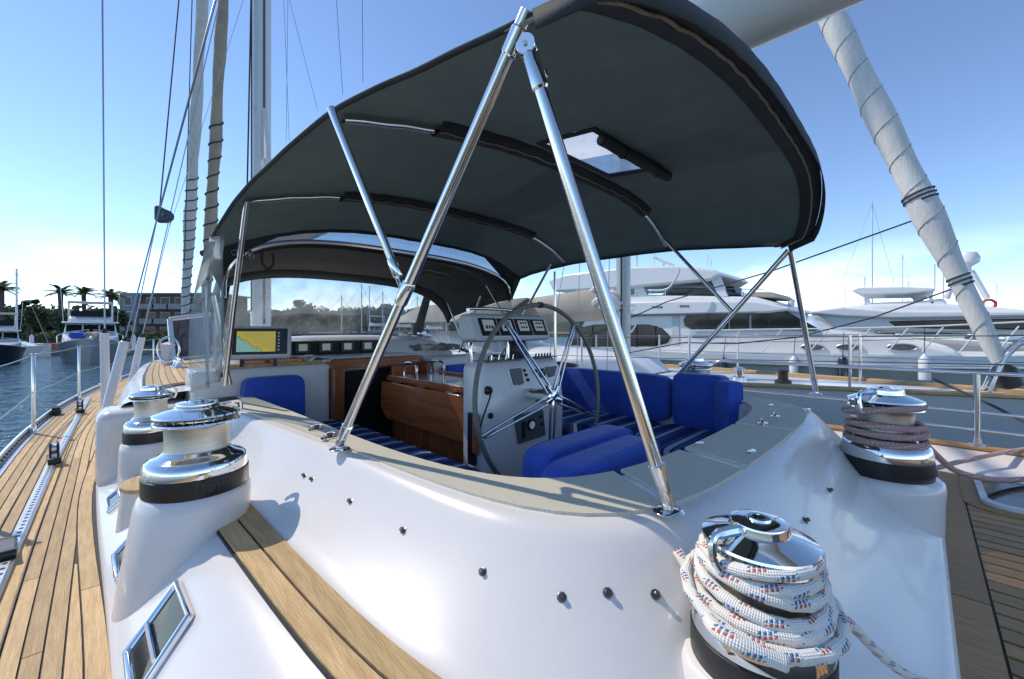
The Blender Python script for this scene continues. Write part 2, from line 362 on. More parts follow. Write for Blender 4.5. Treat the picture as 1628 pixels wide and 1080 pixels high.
# land round the basin ahead and far behind the yachts
def land(name, pts, top, m, deep=40):
    mb = MB(); rows = [[], [], [], []]
    for p in pts:
        d = Vector((p.x, p.y, 0)).normalized()
        b = Vector((p.x, p.y, 0))
        rows[0].append(b+Vector((0, 0, WATER-1))); rows[1].append(b+Vector((0, 0, WATER+top)))
        rows[2].append(b+d*deep*.4+Vector((0, 0, WATER+top+.3))); rows[3].append(b+d*deep+Vector((0, 0, WATER+top+.5)))
    mb.loft(rows); return tag(mb.build(name, m, smooth=False), kind='structure')
shore_pts = [at(px, 540, Z=z) for px, z in ((-900, 40), (-200, 62), (60, 70), (330, 74), (560, 110), (800, 150), (1000, 190), (1250, 230), (1628, 260), (2200, 260))]
land('shore', cr(shore_pts, 6), 1.0, soil, 90)
def hill(name, px0, px1, Z, ytop, m, seed):
    rnd = random.Random(seed); n = 60; rows = [[], [], []]
    ph = [rnd.uniform(0, 6) for _ in range(4)]
    for i in range(n+1):
        px = px0+(px1-px0)*i/n
        h = ytop+6*math.sin(i*.13+ph[0])+3*math.sin(i*.41+ph[1])+rnd.uniform(-1.2, 1.2)
        a = at(px, h, Z=Z); b = at(px, 530, Z=Z-25); c = at(px, 530, Z=Z+60)
        rows[0].append(Vector((b.x, b.y, WATER))); rows[1].append(a); rows[2].append(Vector((c.x, c.y, WATER)))
    mb = MB(); mb.loft(rows); return tag(mb.build(name, m), kind='structure')
hill('hill', 340, 1000, 330, 500, hillm, 3)
hill('hill', 900, 2000, 520, 515, hillm, 5)
# ================================================================== the yacht: hull, side decks
gun = interp([-4, -1, 1.5, 3.5, 5.5, 7.6, 10, 13, 15.5, 17.6], [-.30, -.44, -.50, -.50, -.46, -.27, .17, .93, 1.5, 1.9])
inn = interp([-4, -.5, 1.47, 2.6, 3.3, 4.2, 5.1, 8.4, 11, 14, 16], [.06, .04, .017, -.03, -.04, 0, .056, .34, .75, 1.45, 1.88])
def mir(s): return 2*CL-s
# hull shell
Fs = [-4+i*.45 for i in range(49)]
mb = MB()
for side in (0, 1):
    rows = []
    for k, (dz, w_) in enumerate(((-.015, 0), (-.35, -.03), (-.9, .02), (-1.5, .25), (-2.1, .7))):
        rows.append([Vector(((lambda s: mir(s) if side else s)(min(gun(f)+w_*(1 if f < 12 else .3), CL)), f, dz)) for f in Fs])
    mb.loft(rows)
tag(mb.build('hull', gel2), kind='structure')
# deck sheet: dark caulking bed under the planks
mb = MB()
mb.loft([[Vector((gun(f)+.02, f, -.006)) for f in Fs], [Vector((max(inn(f)+.06, gun(f)+.02), f, -.006)) for f in Fs]])
mb.loft([[Vector((mir(gun(f)+.02), f, -.006)) for f in Fs], [Vector((mir(max(inn(f)+.06, gun(f)+.02)), f, -.006)) for f in Fs]])
mb.add([(.12, -4, -.006), (3.68, -4, -.006), (3.68, .0, -.006), (.12, .0, -.006)], [(0, 1, 2, 3)])
mb.add([(.8, 10, -.006), (3.0, 10, -.006), (1.95, 16, -.006), (1.85, 16, -.006)], [(0, 1, 2, 3)])
deck = tag(mb.build('deck', caulk, smooth=False), kind='structure')
def strip(name, sL, sR, f0, f1, m, parent, z=0.0, th=.012, n=None):
    """one plank between two S-curves from f0 to f1"""
    n = n or max(2, int((f1-f0)/.22))
    rows = [[], [], [], []]
    for i in range(n+1):
        f = f0+(f1-f0)*i/n; a = sL(f); b = sR(f)
        rows[0].append(Vector((a, f, z-th))); rows[1].append(Vector((a, f, z))); rows[2].append(Vector((b, f, z))); rows[3].append(Vector((b, f, z-th)))
    ring = [[rows[k][i] for k in range(4)] for i in range(n+1)]
    mb = MB(); mb.rings(ring); return mb.build(name, m, parent, smooth=False)
PW, GAP = .0365, .005
for side in (0, 1):
    T = (lambda s: s) if not side else mir
    # margin plank along the cabin side
    for a, b in ((-1.6, 2.05), (2.055, 5.2), (5.205, 9.0), (9.005, 13.5)):
        if side and b < 3: continue
        strip('margin_plank', lambda f: T(inn(f)-.048), lambda f: T(inn(f)-.002), a, b, teak, deck)
    for k in range(15):
        off = .055+k*(PW+GAP)
        sL = lambda f, o=off: T(gun(f)+o); sR = lambda f, o=off: T(min(gun(f)+o+PW, inn(f)-.053))
        fs = [-1.6+i*.05 for i in range(330)]
        ok = [f for f in fs if gun(f)+off+.006 < inn(f)-.053 and f < 14]
        if not ok: continue
        # runs of consecutive stations
        runs = []; st = ok[0]; pv = ok[0]
        for f in ok[1:]+[99]:
            if f-pv > .06: runs.append((st, pv)); st = f
            pv = f
        for a, b in runs:
            if b-a < .12: continue
            cuts = [a]; c = a+.5+((k*1.37) % 2.3)
            while c < b-.4: cuts.append(c); c += 2.45+.4*((k*7) % 3-1)
            cuts.append(b)
            if side: cuts = [x for x in cuts if x >= 2.0] or [2.0, b]
            for x0, x1 in zip(cuts[:-1], cuts[1:]):
                if x1-x0 > .05: strip('plank', sL, sR, x0+.002, x1-.002, teak, deck)
# aft deck, fore-and-aft planks butting on a transverse margin board
AD0, ADP = .95, .082
for k in range(36):
    s0 = AD0+k*ADP
    if s0 > 3.78: break
    f1 = -.165
    strip('plank', lambda f, a=s0: a, lambda f, a=s0: a+ADP-.013, -2.6, f1-.004-.02*(k % 2 == 0)*0, teak_worn, deck, n=2)
for a, b in ((.95, 2.05), (2.054, 3.78)):
    mb = MB(); mb.box(((a+b)/2, -.118, -.006), (b-a-.004, .088, .012)); mb.build('margin_plank', teak_worn, deck, smooth=False)
# white waterway and teak cap rail to starboard of the aft deck
mb = MB(); rr = []
for i in range(24):
    f = -2.6+i*.3; g = mir(gun(f))
    rr.append([Vector((3.80, f, -.02)), Vector((3.81, f, .018)), Vector((g-.20, f, .03)), Vector((g-.10, f, .085)), Vector((g-.02, f, .09)), Vector((g+.01, f, -.05))])
mb.rings(rr, False, caps=False); mb.build('waterway', gel, deck)
mb = MB(); mb.rings([[Vector((mir(gun(f))-.10+dx, f, .092+dz)) for dx, dz in ((0, 0), (0, .022), (.11, .022), (.11, 0))] for f in [-2.6+i*.3 for i in range(24)]]); mb.build('cap_rail', teak_worn, deck, bevel=.004)
# port toe rail: perforated aluminium strip
def rail_ring(f, z0=0.0): 
    g = gun(f); return [Vector((g-.012, f, z0-.02)), Vector((g-.012, f, .052)), Vector((g-.004, f, .058)), Vector((g+.006, f, .058)), Vector((g+.010, f, .05)), Vector((g+.012, f, .006)), Vector((g+.05, f, .004)), Vector((g+.05, f, z0-.02))]
toe = tag(MB().rings([rail_ring(-2+i*.25) for i in range(70)]).build('toe_rail', alu), 'low perforated aluminium toe rail edging the planked side deck', 'toe rail')
slot = MB()
f = -1.0
while f < 13:
    p = Vector((gun(f+.03)+.0125, f+.03, .03)); t = Vector((gun(f+.06)-gun(f), .06, 0)).normalized()
    slot.tube([p-t*.028, p+t*.028], .011, 6); f += .095
tag(slot.build('slot', black_plastic, toe), kind='stuff')
# ================================================================== coaming (white moulding round the cockpit)
ST = 11
def half(p): return p+[(mir(s), f) for s, f in reversed(p[:-1])]      # mirror stations about the centre line
rails = [
 # (stations s0..s6 as (S,F), z for s0..s6)
 ([(.72,3.4),(.76,2.6),(.77,1.9),(.785,1.22),(.90,.81),(1.24,.665),(1.9,.655)], [-.35]*7),
 ([(.72,3.4),(.76,2.6),(.77,1.9),(.785,1.22),(.90,.81),(1.24,.665),(1.9,.655)], [.435]*7),
 ([(.705,3.4),(.745,2.6),(.755,1.9),(.772,1.21),(.888,.795),(1.235,.65),(1.9,.64)], [.449]*7),
 ([(.47,3.4),(.55,2.6),(.645,1.9),(.672,1.15),(.745,.56),(1.10,.405),(1.9,.395)], [.449]*7),
 ([(.43,3.4),(.51,2.6),(.612,1.9),(.640,1.14),(.712,.52),(1.09,.365),(1.9,.355)], [.440]*7),
 ([(.41,3.4),(.495,2.6),(.590,1.9),(.620,1.13),(.690,.49),(1.08,.335),(1.9,.325)], [.405]*7),
 ([(.38,3.4),(.46,2.6),(.52,1.9),(.55,1.115),(.62,.42),(1.05,.25),(1.9,.24)], [.27,.31,.33,.33,.32,.30,.30]),
 ([(.36,3.4),(.425,2.6),(.42,1.9),(.445,1.10),(.51,.36),(1.0,.16),(1.9,.15)], [.15,.22,.262,.26,.235,.19,.19]),
 ([(.35,3.4),(.41,2.6),(.39,1.9),(.415,1.10),(.475,.33),(.99,.13),(1.9,.11)], [.13,.205,.245,.243,.215,.15,.15]),
 ([(.22,3.4),(.26,2.6),(.24,1.9),(.285,1.10),(.36,.20),(.96,.03),(1.9,.02)], [.125,.20,.240,.238,.18,.075,.075]),
 ([(.15,3.4),(.185,2.6),(.185,1.9),(.225,1.08),(.28,.12),(.93,-.02),(1.9,-.03)], [.115,.18,.215,.212,.13,.035,.035]),
 ([(.0,3.4),(.01,2.6),(.03,1.9),(.05,1.05),(.10,.02),(.91,-.062),(1.9,-.062)], [.016]*7),
 ([(-.034,3.4),(-.026,2.6),(.004,1.9),(.022,1.05),(.07,-.01),(.90,-.073),(1.9,-.073)], [.001]*7),
 ([(-.034,3.4),(-.026,2.6),(.004,1.9),(.022,1.05),(.07,-.01),(.90,-.073),(1.9,-.073)], [-.03]*7)]
CR = []
for p, z in rails:
    q = half(p); zz = z+list(reversed(z[:-1]))
    c_ = cr([Vector((a, b, c)) for (a, b), c in zip(q, zz)], 10)
    for _ in range(60): c_ = [c_[0]]+[c_[i]*.5+(c_[i-1]+c_[i+1])*.25 for i in range(1, len(c_)-1)]+[c_[-1]]
    CR.append(c_)
mb = MB(); mb.loft(CR)
coam = tag(mb.build('coaming', gel, sub=1, angle=180), kind='structure')
NT = len(CR[0])-1
def rail_at(i, t):
    c = CR[i]; x = max(0, min(NT-1e-6, t*NT)); k = int(x); return c[k].lerp(c[k+1], x-k)
# non-skid panels laid on the coaming top
cuts = [0.0, .22, .418, .452, .50, .548, .582, .78, 1.0]
cuts = [0.0, .395, .455, .530, .605, .78, 1.0]
for a, b in zip(cuts[:-1], cuts[1:]):
    n = 26; rows = [[] for _ in range(4)]
    for i in range(n+1):
        t = a+.003+(b-a-.006)*i/n
        p, q = rail_at(2, t), rail_at(3, t); d = (q-p).normalized()
        p = p+d*.010; q = q-d*.004
        rows[0].append(p+Vector((0, 0, -.006))); rows[1].append(p+Vector((0, 0, .0045))); rows[2].append(q+Vector((0, 0, .0045))); rows[3].append(q+Vector((0, 0, -.006)))
    mb = MB(); mb.rings([[rows[k][i] for k in range(4)] for i in range(n+1)]); mb.build('nonskid_panel', nonskid, coam, smooth=False)
# teak step on the port ledge: two planks framed in caulking
def ledge(u, f0, f1, n=22):     # u across the ledge, between rails 8 and 9
    out = []
    for i in range(n+1):
        f = f0+(f1-f0)*i/n
        lo, hi = 0.0, .42
        for _ in range(24):
            m_ = (lo+hi)/2
            if rail_at(8, m_).lerp(rail_at(9, m_), u).y > f: lo = m_
            else: hi = m_
        out.append(rail_at(8, lo).lerp(rail_at(9, lo), u))
    return out
def ledge_plank(name, u0, u1, f0, f1, m, up, th=.02):
    A, B = ledge(u0, f0, f1), ledge(u1, f0, f1)
    mb = MB(); mb.rings([[a+Vector((0, 0, up-th)), a+Vector((0, 0, up)), b+Vector((0, 0, up)), b+Vector((0, 0, up-th))] for a, b in zip(A, B)])
    return mb.build(name, m, coam, smooth=False)
ledge_plank('caulking', .0, .96, 1.90, .34, caulk, .004)
ledge_plank('step_plank', .06, .48, 1.875, .36, teak, .010)
ledge_plank('step_plank', .53, .92, 1.865, .36, teak, .010)
# winch pedestals moulded into the coaming
def pedestal(c, r, ztop, zbot, flare, lean=(0, 0)):
    prof = [(0, 0), (.90, 0), (.97, -.012), (1.0, -.04), (1.015, -.5*(ztop-zbot)), (1.04, -.8*(ztop-zbot)), (1.07+flare*.4, -(ztop-zbot)-.05)]
    rings = []
    for k, (rr, dz) in enumerate(prof):
        q = -dz/(ztop-zbot)
        rings.append([Vector((c[0]+lean[0]*q+r*rr*math.cos(a)*1.0, c[1]+lean[1]*q+r*rr*math.sin(a), ztop+dz)) for a in [2*math.pi*j/40 for j in range(40)]])
    mb = MB(); mb.rings(rings, caps=False); return mb.build('winch_pedestal', gel, coam, angle=60)
W1, W2, W3, W4, W5 = (.235, 1.80, .355), (.19, 3.06, .285), (2.60, .12, .235), (.87, .215, .285), (3.0, 4.7, .52)
pedestal(W1, .164, W1[2], .03, -.1, (-.045, -.03)); pedestal(W2, .132, W2[2], .03, .0)
pedestal(W3, .205, W3[2], .0, .0, (0, .02)); pedestal(W4, .140, W4[2], .12, .12)
# small rounded teak pad between the port pedestals
mb = MB(); mb.prism([(.135+.085*math.cos(a), 2.42+.12*math.sin(a), .215) for a in [2*math.pi*k/24 for k in range(24)]], (0, 0, 0), (0, 0, .018)); mb.build('step_pad', teak, coam, bevel=.003)
mb = MB(); mb.lathe([(.10, .03), (.082, .2145)], (.135, 2.42, 0), 24); mb.build('step_pad_base', gel, coam)
# threaded studs along the wall
studs = [(485,757),(497,763),(558,798),(642,844),(768,910),(893,950),(966,943),(1042,946),(1280,828),(1318,780)]
def wall_hit(px, py):
    o = Vector((0, 0, EYE)); d = (at(px, py, Z=1)-o).normalized(); best = None
    for i in range(3, 11):
        for k in range(NT):
            a, b, c, e = CR[i][k], CR[i][k+1], CR[i+1][k+1], CR[i+1][k]
            n = (b-a).cross(e-a)
            if abs(n.dot(d)) < 1e-9: continue
            t = n.dot(a-o)/n.dot(d); p = o+d*t
            if t > 0 and all(((y-x).cross(p-x)).dot(n) > -1e-7 for x, y in ((a, b), (b, c), (c, e), (e, a))):
                if best is None or t < best[0]: best = (t, p, n.normalized() if n.dot(d) < 0 else -n.normalized())
    return best
for i, (px, py) in enumerate(studs):
    h = wall_hit(px, py)
    if not h: continue
    _, p, n = h
    q = n.to_track_quat('Z', 'Y').to_matrix()
    mb = MB(); mb.lathe([(.0105, -.004), (.0105, .0025), (.006, .004), (.006, .013), (.0045, .0145)], n=10)
    mb.v = [tuple(q @ Vector(v)+p) for v in mb.v]
    tag(mb.build('stud', MATS.get('stud_steel') or mat('stud_steel', (.16, .15, .14), .35, 1)), 'small steel snap stud standing out of the white coaming wall', 'stud', 'snap studs along the coaming wall')
# ================================================================== cockpit well
def slab(name, lo, hi, m, parent=None, bevel=0, **k):
    lo = Vector(lo); hi = Vector(hi); mb = MB(); mb.box((lo+hi)/2, hi-lo); return mb.build(name, m, parent, smooth=bool(bevel), bevel=bevel, **k)
sole = slab('cockpit_sole', (.70, .60, -.32), (3.10, 3.5, -.27), teak_worn); tag(sole, kind='structure')
for a, b in ((.79, 1.30), (2.50, 3.02)):
    slab('seat_base', (a, .9, -.27), (b, 3.3, .095), gel, coam, bevel=.02)
# ================================================================== cabin: bulkhead, coachroof, raised hood
cabin = None
so_ = interp([3.3, 4.2, 5.1, 8.4, 10.5], [-.03, .01, .065, .35, .70])
rows = []
Fc = [3.42+i*.36 for i in range(20)]
for f in Fc:
    e = so_(f); rise = max(.35, 1-.045*max(0, f-5)); w2 = CL-e
    prof = [(e, -.01), (e+.03, .20*rise), (e+.07, .38*rise), (e+.11, .45*rise), (e+.20, .485*rise), (e+.45*w2, .53*rise), (CL, .57*rise)]
    L_ = [Vector((a, f, z)) for a, z in prof]; rows.append(L_+[Vector((mir(p.x), p.y, p.z)) for p in reversed(L_[:-1])])
mb = MB(); mb.rings([rows[0]]+rows+[[Vector((p.x, p.y+.25, min(p.z, .02))) for p in rows[-1]]], False, caps=False)
cabin = tag(mb.build('cabin_top', gel, angle=60), kind='structure')
# bulkhead facing the cockpit, either side of the companionway
for a, b in ((.40, 1.27), (2.22, 3.40)):
    slab('bulkhead', (a, 3.30, -.27), (b, 3.62, .635), gel, cabin, bevel=.025)
slab('bulkhead', (1.27, 3.50, .560), (2.22, 3.9, .640), gel, cabin)
for a, b in ((-.032, .46), (3.34, 3.832)):
    slab('cabin_shoulder', (a, 3.28, -.02), (b, 3.60, .43), gel, cabin, bevel=.06, seg=4)
# teak counter on the port bulkhead, planked
for k in range(6):
    slab('counter_plank', (.56+k*.112, 3.33, .636), (.668+k*.112, 3.60, .648), teak, cabin)
mb = MB(); mb.tube([(.60, 3.335, .652), (1.22, 3.315, .652)], .008, 6); mb.build('counter_trim', teak, cabin)
# raised hood ahead of the companionway
rows = []
for f, hh, wd in ((3.90, .60, .98), (3.93, .78, .95), (4.0, .83, .93), (4.6, .845, .90), (5.2, .83, .86), (5.6, .72, .82), (5.95, .50, .8)):
    prof = []
    for k in range(17):
        a = math.pi*k/16; c, s = math.cos(a), math.sin(a)
        prof.append(Vector((CL-wd*1.12*math.copysign(abs(c)**.55, c), f, .40+(hh-.40)*abs(s)**.45)))
    rows.append(prof)
mb = MB(); mb.rings(rows, False, caps=False); mb.f.append(tuple(range(17))); mb.build('hood', gel, cabin, angle=50)
# teak planking on the port and starboard coachroof
for side in (0, 1):
    T = (lambda s: s) if not side else mir
    for k in range(13):
        def zz(f): return .0
        n = 16; ring = []
        f0, f1 = 3.80+.02*k, 8.2
        for i in range(n+1):
            f = f0+(f1-f0)*i/n; e = so_(f); rise = max(.35, 1-.045*max(0, f-5)); w2 = CL-e
            a = e+.22+k*.045; b = a+.040
            def hz(s):
                u = (s-e-.20)/(.45*w2-.20); return (.485+(.53-.485)*u)*rise
            ring.append([Vector((T(a), f, hz(a)-.01)), Vector((T(a), f, hz(a)+.014)), Vector((T(b), f, hz(b)+.014)), Vector((T(b), f, hz(b)-.01))])
        mb = MB(); mb.rings(ring); mb.build('roof_plank', teak, cabin, smooth=False)
    ring = []
    for i in range(17):
        f = 3.78+(8.25-3.78)*i/16; e = so_(f); rise = max(.35, 1-.045*max(0, f-5)); w2 = CL-e
        ring.append([Vector((T(s), f, (.485+(.53-.485)*((s-e-.20)/(.45*w2-.20)))*rise+.009)) for s in (e+.20, e+.82)])
    mb = MB(); mb.rings(ring, False, caps=False); mb.build('roof_caulking', caulk, cabin, smooth=False)
# companionway: mahogany frame round a dark opening
cw = thing('companionway', (1.75, 3.4, -.27), 'dark companionway opening framed in varnished mahogany', 'companionway')
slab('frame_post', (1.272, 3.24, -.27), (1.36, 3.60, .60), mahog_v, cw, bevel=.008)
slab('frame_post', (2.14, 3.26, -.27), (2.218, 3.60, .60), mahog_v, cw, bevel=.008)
slab('lintel', (1.30, 3.42, .575), (2.20, 3.60, .655), mahog, cw, bevel=.008)
slab('opening', (1.36, 3.52, -.26), (2.14, 3.58, .574), dark, cw)  # near-black slab painted as the shade of the unlit cabin
slab('washboard', (1.86, 3.40, .10), (2.14, 3.44, .574), mahog, cw, bevel=.005)
slab('sliding_hatch', (1.33, 3.48, .656), (2.17, 3.92, .675), lt_plastic, cw, bevel=.006)
slab('sill', (1.36, 3.36, -.27), (2.14, 3.5, -.10), mahog, cw)
# instrument panel on the hood
ip = thing('instrument_panel', (1.55, 3.95, .68), 'black panel of four small instrument displays on the cabin hood', 'instrument panel')
mb = MB(); mb.prism([(1.10, 3.90, .675), (1.12, 3.885, .80), (1.98, 3.885, .80), (2.03, 3.90, .675)], (0, 0, 0), (0, .09, .0)); mb.build('panel', black_plastic, ip, bevel=.008)
for k in range(4):
    x = 1.19+k*.20
    d_ = slab('display', (x, 3.872, .695), (x+.125, 3.889, .79), black_plastic, ip, bevel=.004)
    slab('screen', (x+.028, 3.868, .715), (x+.098, 3.876, .775), lcd, d_)
# ================================================================== winches
def winch(c, r, h, label, loose=0.0, arm=0.0, button=False, cone=True):
    """self-tailing winch: black base ring, chrome skirt, drum, jaws, cap with handle socket. r base radius, h height"""
    t = thing('winch', c, label, 'winch', 'self-tailing winches')
    x, y, z = c; H = lambda q: z+q*h
    P = lambda *a: [(q*r, H(p)) for q, p in a]
    mb = MB(); mb.lathe(P((0, -.01), (.99, -.01), (1.0, .0), (1.0, .185), (.985, .19), (0, .19)), (x, y, 0), 48); b = mb.build('base_ring', black_rubber, t)
    if button:
        d = Vector((K*.25-.1, -1, 0)).normalized(); q = Vector((x, y, H(.10)))+d*r*.995
        m3 = d.to_track_quat('Z', 'Y').to_matrix(); k = MB(); k.lathe([(.026, -.004), (.026, .004), (.020, .006), (.018, .003), (0, .003)], n=20); k.v = [tuple(m3 @ Vector(v)+q) for v in k.v]; k.build('switch', black_plastic, b)
    mb = MB(); mb.lathe(P((.90, .18), (.975, .192), (.985, .21), (.975, .30), (.93, .345), (.84, .37), (.74, .385), (.68, .41), (.62, .44)), (x, y, 0), 56, caps=False); mb.build('skirt', chrome, t)
    mb = MB(); mb.lathe(P((.66, .42), (.625, .435), (.612, .46), (.605, .58), (.612, .69), (.64, .735), (.65, .74)), (x, y, 0), 48, caps=False); mb.build('drum', brushed, t)
    mb = MB(); mb.lathe(P((.55, .735), (.80, .745), (.82, .755), (.81, .772), (.60, .79), (.60, .80)), (x, y, 0), 48, caps=False); mb.build('lower_jaw', chrome, t)
    mb = MB()
    for k in range(28):
        a = 2*math.pi*k/28; mb.box((x+.69*r*math.cos(a), y+.69*r*math.sin(a), H(.80)), (.20*r, .018*r, .022*h), Matrix.Rotation(a, 3, 'Z'))
    mb.build('jaw_ridges', brushed, t, smooth=False)
    mb = MB(); mb.lathe(P((.58, .815), (.80, .825), (.83, .838), (.82, .855), (.60, .895), (.42, .915), (.40, .92)), (x, y, 0), 48, caps=False); mb.build('upper_jaw', chrome, t)
    mb = MB(); mb.lathe(P((.42, .90), (.43, .925), (.41, .945), (.415, .955), (.40, .975), (.30, .985), (.17, .985), (.16, 1.0), (.10, 1.0), (.085, .97), (0, .965)), (x, y, 0), 40, caps=False); cp = mb.build('cap', chrome, t)
    mb = MB()
    for k in range(8):
        a = 2*math.pi*k/8; mb.box((x+.09*r*math.cos(a), y+.09*r*math.sin(a), H(.985)), (.03*r, .03*r, .03*h), Matrix.Rotation(a, 3, 'Z'))
    mb.build('socket', black_plastic, cp, smooth=False)
    a = arm; d = Vector((math.cos(a), math.sin(a), 0)); n = Vector((-d.y, d.x, 0)); o = Vector((x, y, 0))
    pts = cr([o+d*.36*r+Vector((0, 0, H(.935))), o+d*.7*r+Vector((0, 0, H(.94))), o+d*.93*r+Vector((0, 0, H(.92))), o+d*.97*r+n*.03*r+Vector((0, 0, H(.80))), o+d*.90*r+n*.08*r+Vector((0, 0, H(.72)))], 5)
    mb = MB(); mb.tube(pts, [.085*r]*8+[.06*r]*(len(pts)-8), 8); mb.build('feeder_arm', chrome, t)
    return t
winch(W1, .152, .30, 'bare chrome winch with round switch on its black base beside teak step', arm=.35, button=True)
winch(W2, .118, .305, 'smaller bare chrome winch on pedestal between teak pad and coachroof', arm=.2)
winch(W3, .168, .40, 'chrome winch wound with red flecked rope beside aft deck', arm=2.6)
winch(W4, .118, .265, 'chrome winch heaped with white flecked rope', arm=2.7)
winch(W5, .150, .36, 'chrome winch on starboard coachroof outside the dodger', arm=.5)
mb = MB(); mb.lathe([(.17, .45), (.17, .525)], (W5[0], W5[1], 0), 32); mb.build('winch_pad', teak, cabin)
winch((3.28, 1.25, .33), .15, .36, 'chrome winch half hidden behind the rope-wound one, by starboard coaming', arm=.4)
pedestal((3.28, 1.25, .33), .18, .33, .0, .0)
# ---- rope on the near winch: uneven turns, a bight through the jaws, the tail led away aft
def helix(c, pts, per=18):
    """pts: (turn, radius, z, tilt, tilt_dir)"""
    out = []
    tr = [p[0] for p in pts]; fr = [interp(tr, [p[k] for p in pts]) for k in (1, 2, 3, 4)]
    n = int((tr[-1]-tr[0])*per)
    for i in range(n+1):
        q = tr[0]+(tr[-1]-tr[0])*i/n; a = 2*math.pi*q; r, z, ti, td = (f(q) for f in fr)
        out.append(Vector((c[0]+r*math.cos(a), c[1]+r*math.sin(a), c[2]+z+ti*r*math.cos(a-td))))
    return out
rw = .0112
c4 = (W4[0], W4[1], W4[2]+.004); helix0 = helix
def helix(c, pts): return helix0(c, [(a, b*.83, .035+z*.64, t_, d_) for a, b, z, t_, d_ in pts])
lead = [Vector((1.44, -.11, .055)), Vector((1.26, .02, .135)), Vector((1.06, .10, .31))]
hx = helix(c4, [(-.12, .126, .122, .03, 0), (.5, .128, .120, .06, .5), (1.0, .130, .126, .10, .9), (1.5, .130, .138, .10, .2), (2.0, .126, .150, .22, .1), (2.5, .122, .172, .24, 1.2), (3.0, .122, .185, .12, .6), (3.5, .118, .206, .16, 2.0), (4.0, .118, .217, .05, .2), (4.5, .114, .232, .08, 0), (5.0, .112, .244, .05, 0), (5.45, .112, .252, .04, 0)])
end = hx[-1]
up_ = helix(c4, [(5.5, .116, .262, .03, 0), (5.75, .110, .279, .0, 0), (6.1, .088, .272, 0, 0), (6.55, .086, .272, 0, 0)])
pts = cr(lead, 6)+hx[1:]+up_
mb = MB(); mb.tube(pts, [.0080+.0032*min(1, k/14) for k in range(len(pts))], 10, uvs=True); ropew = tag(mb.build('white_rope', rope_white, angle=180), 'thick white rope with blue and red flecks heaped on winch', 'rope')
hx2 = helix(c4, [(.20, .142, .140, .10, 1.2), (.45, .160, .128, .14, 1.0), (.70, .152, .128, .14, 1.0), (.95, .146, .140, .12, 1.0), (1.25, .140, .155, .1, .8)])
mb = MB(); mb.tube(hx2, rw, 10, uvs=True); mb.build('loose_turn', rope_white, ropew, angle=180)
# short end hanging off the coaming above the winch
e0 = wall_hit(1072, 880); e1 = wall_hit(1098, 945)
if e0 and e1:
    a, b = e0[1]+e0[2]*.014, e1[1]+e1[2]*.03
    mb = MB(); mb.tube(cr([a, a.lerp(b, .5)+Vector((.0, 0, .006)), b, Vector((c4[0]-.16, c4[1]+.02, c4[2]+.12)), Vector((c4[0]-.13, c4[1]-.07, c4[2]+.10))], 8), [.0125]*33, 10, uvs=True); mb.build('tail_end', rope_white, ropew, angle=180)
helix = helix0
# ---- red flecked rope on the aft winch, its tail lying over the waterway
c3 = W3; rr_ = .0150
hx = helix(c3, [(.0, .140, .150, .02, 0), (.5, .142, .150, .06, 2.2), (1.0, .138, .178, .05, 2.2), (1.5, .138, .190, .02, 2.0), (2.0, .138, .205, -.05, 2.0), (2.5, .134, .225, .08, 2.2), (3.0, .130, .245, .06, 2.2), (3.35, .150, .270, .10, 2.4), (3.6, .140, .318, .03, 2.4), (3.9, .118, .322, 0, 0), (4.4, .118, .322, 0, 0)])
st = hx[0]
tail = cr([at(1628, 790, z=.06), at(1590, 768, z=.06), at(1540, 742, z=.06), at(1497, 722, z=.14), st+Vector((.03, -.10, -.01)), st], 8)
tail = cr([Vector((4.6, -1.3, .10)), Vector((4.1, -.72, .08)), Vector((3.62, -.36, .055)), Vector((3.2, -.14, .15)), Vector((2.86, .0, .345)), st], 8)
mb = MB(); mb.tube(tail[:-1]+hx, rr_, 9, uvs=True); roper = tag(mb.build('red_rope', rope_red, angle=180), 'red and white flecked rope wound round winch and trailing over deck edge', 'rope')
t2 = cr([Vector((4.75, -.95, .13)), Vector((4.25, -.50, .13)), Vector((3.75, -.18, .09)), Vector((3.25, -.02, .13)), Vector((2.84, .08, .33))], 8)
mb = MB(); mb.tube(t2, rr_*.9, 9, uvs=True); mb.build('tail_end', rope_red, roper, angle=180)
# ================================================================== bimini
bim = thing('bimini', (CL, 1.5, .45), 'dark canvas bimini on stainless tube frame over the cockpit', 'canopy')
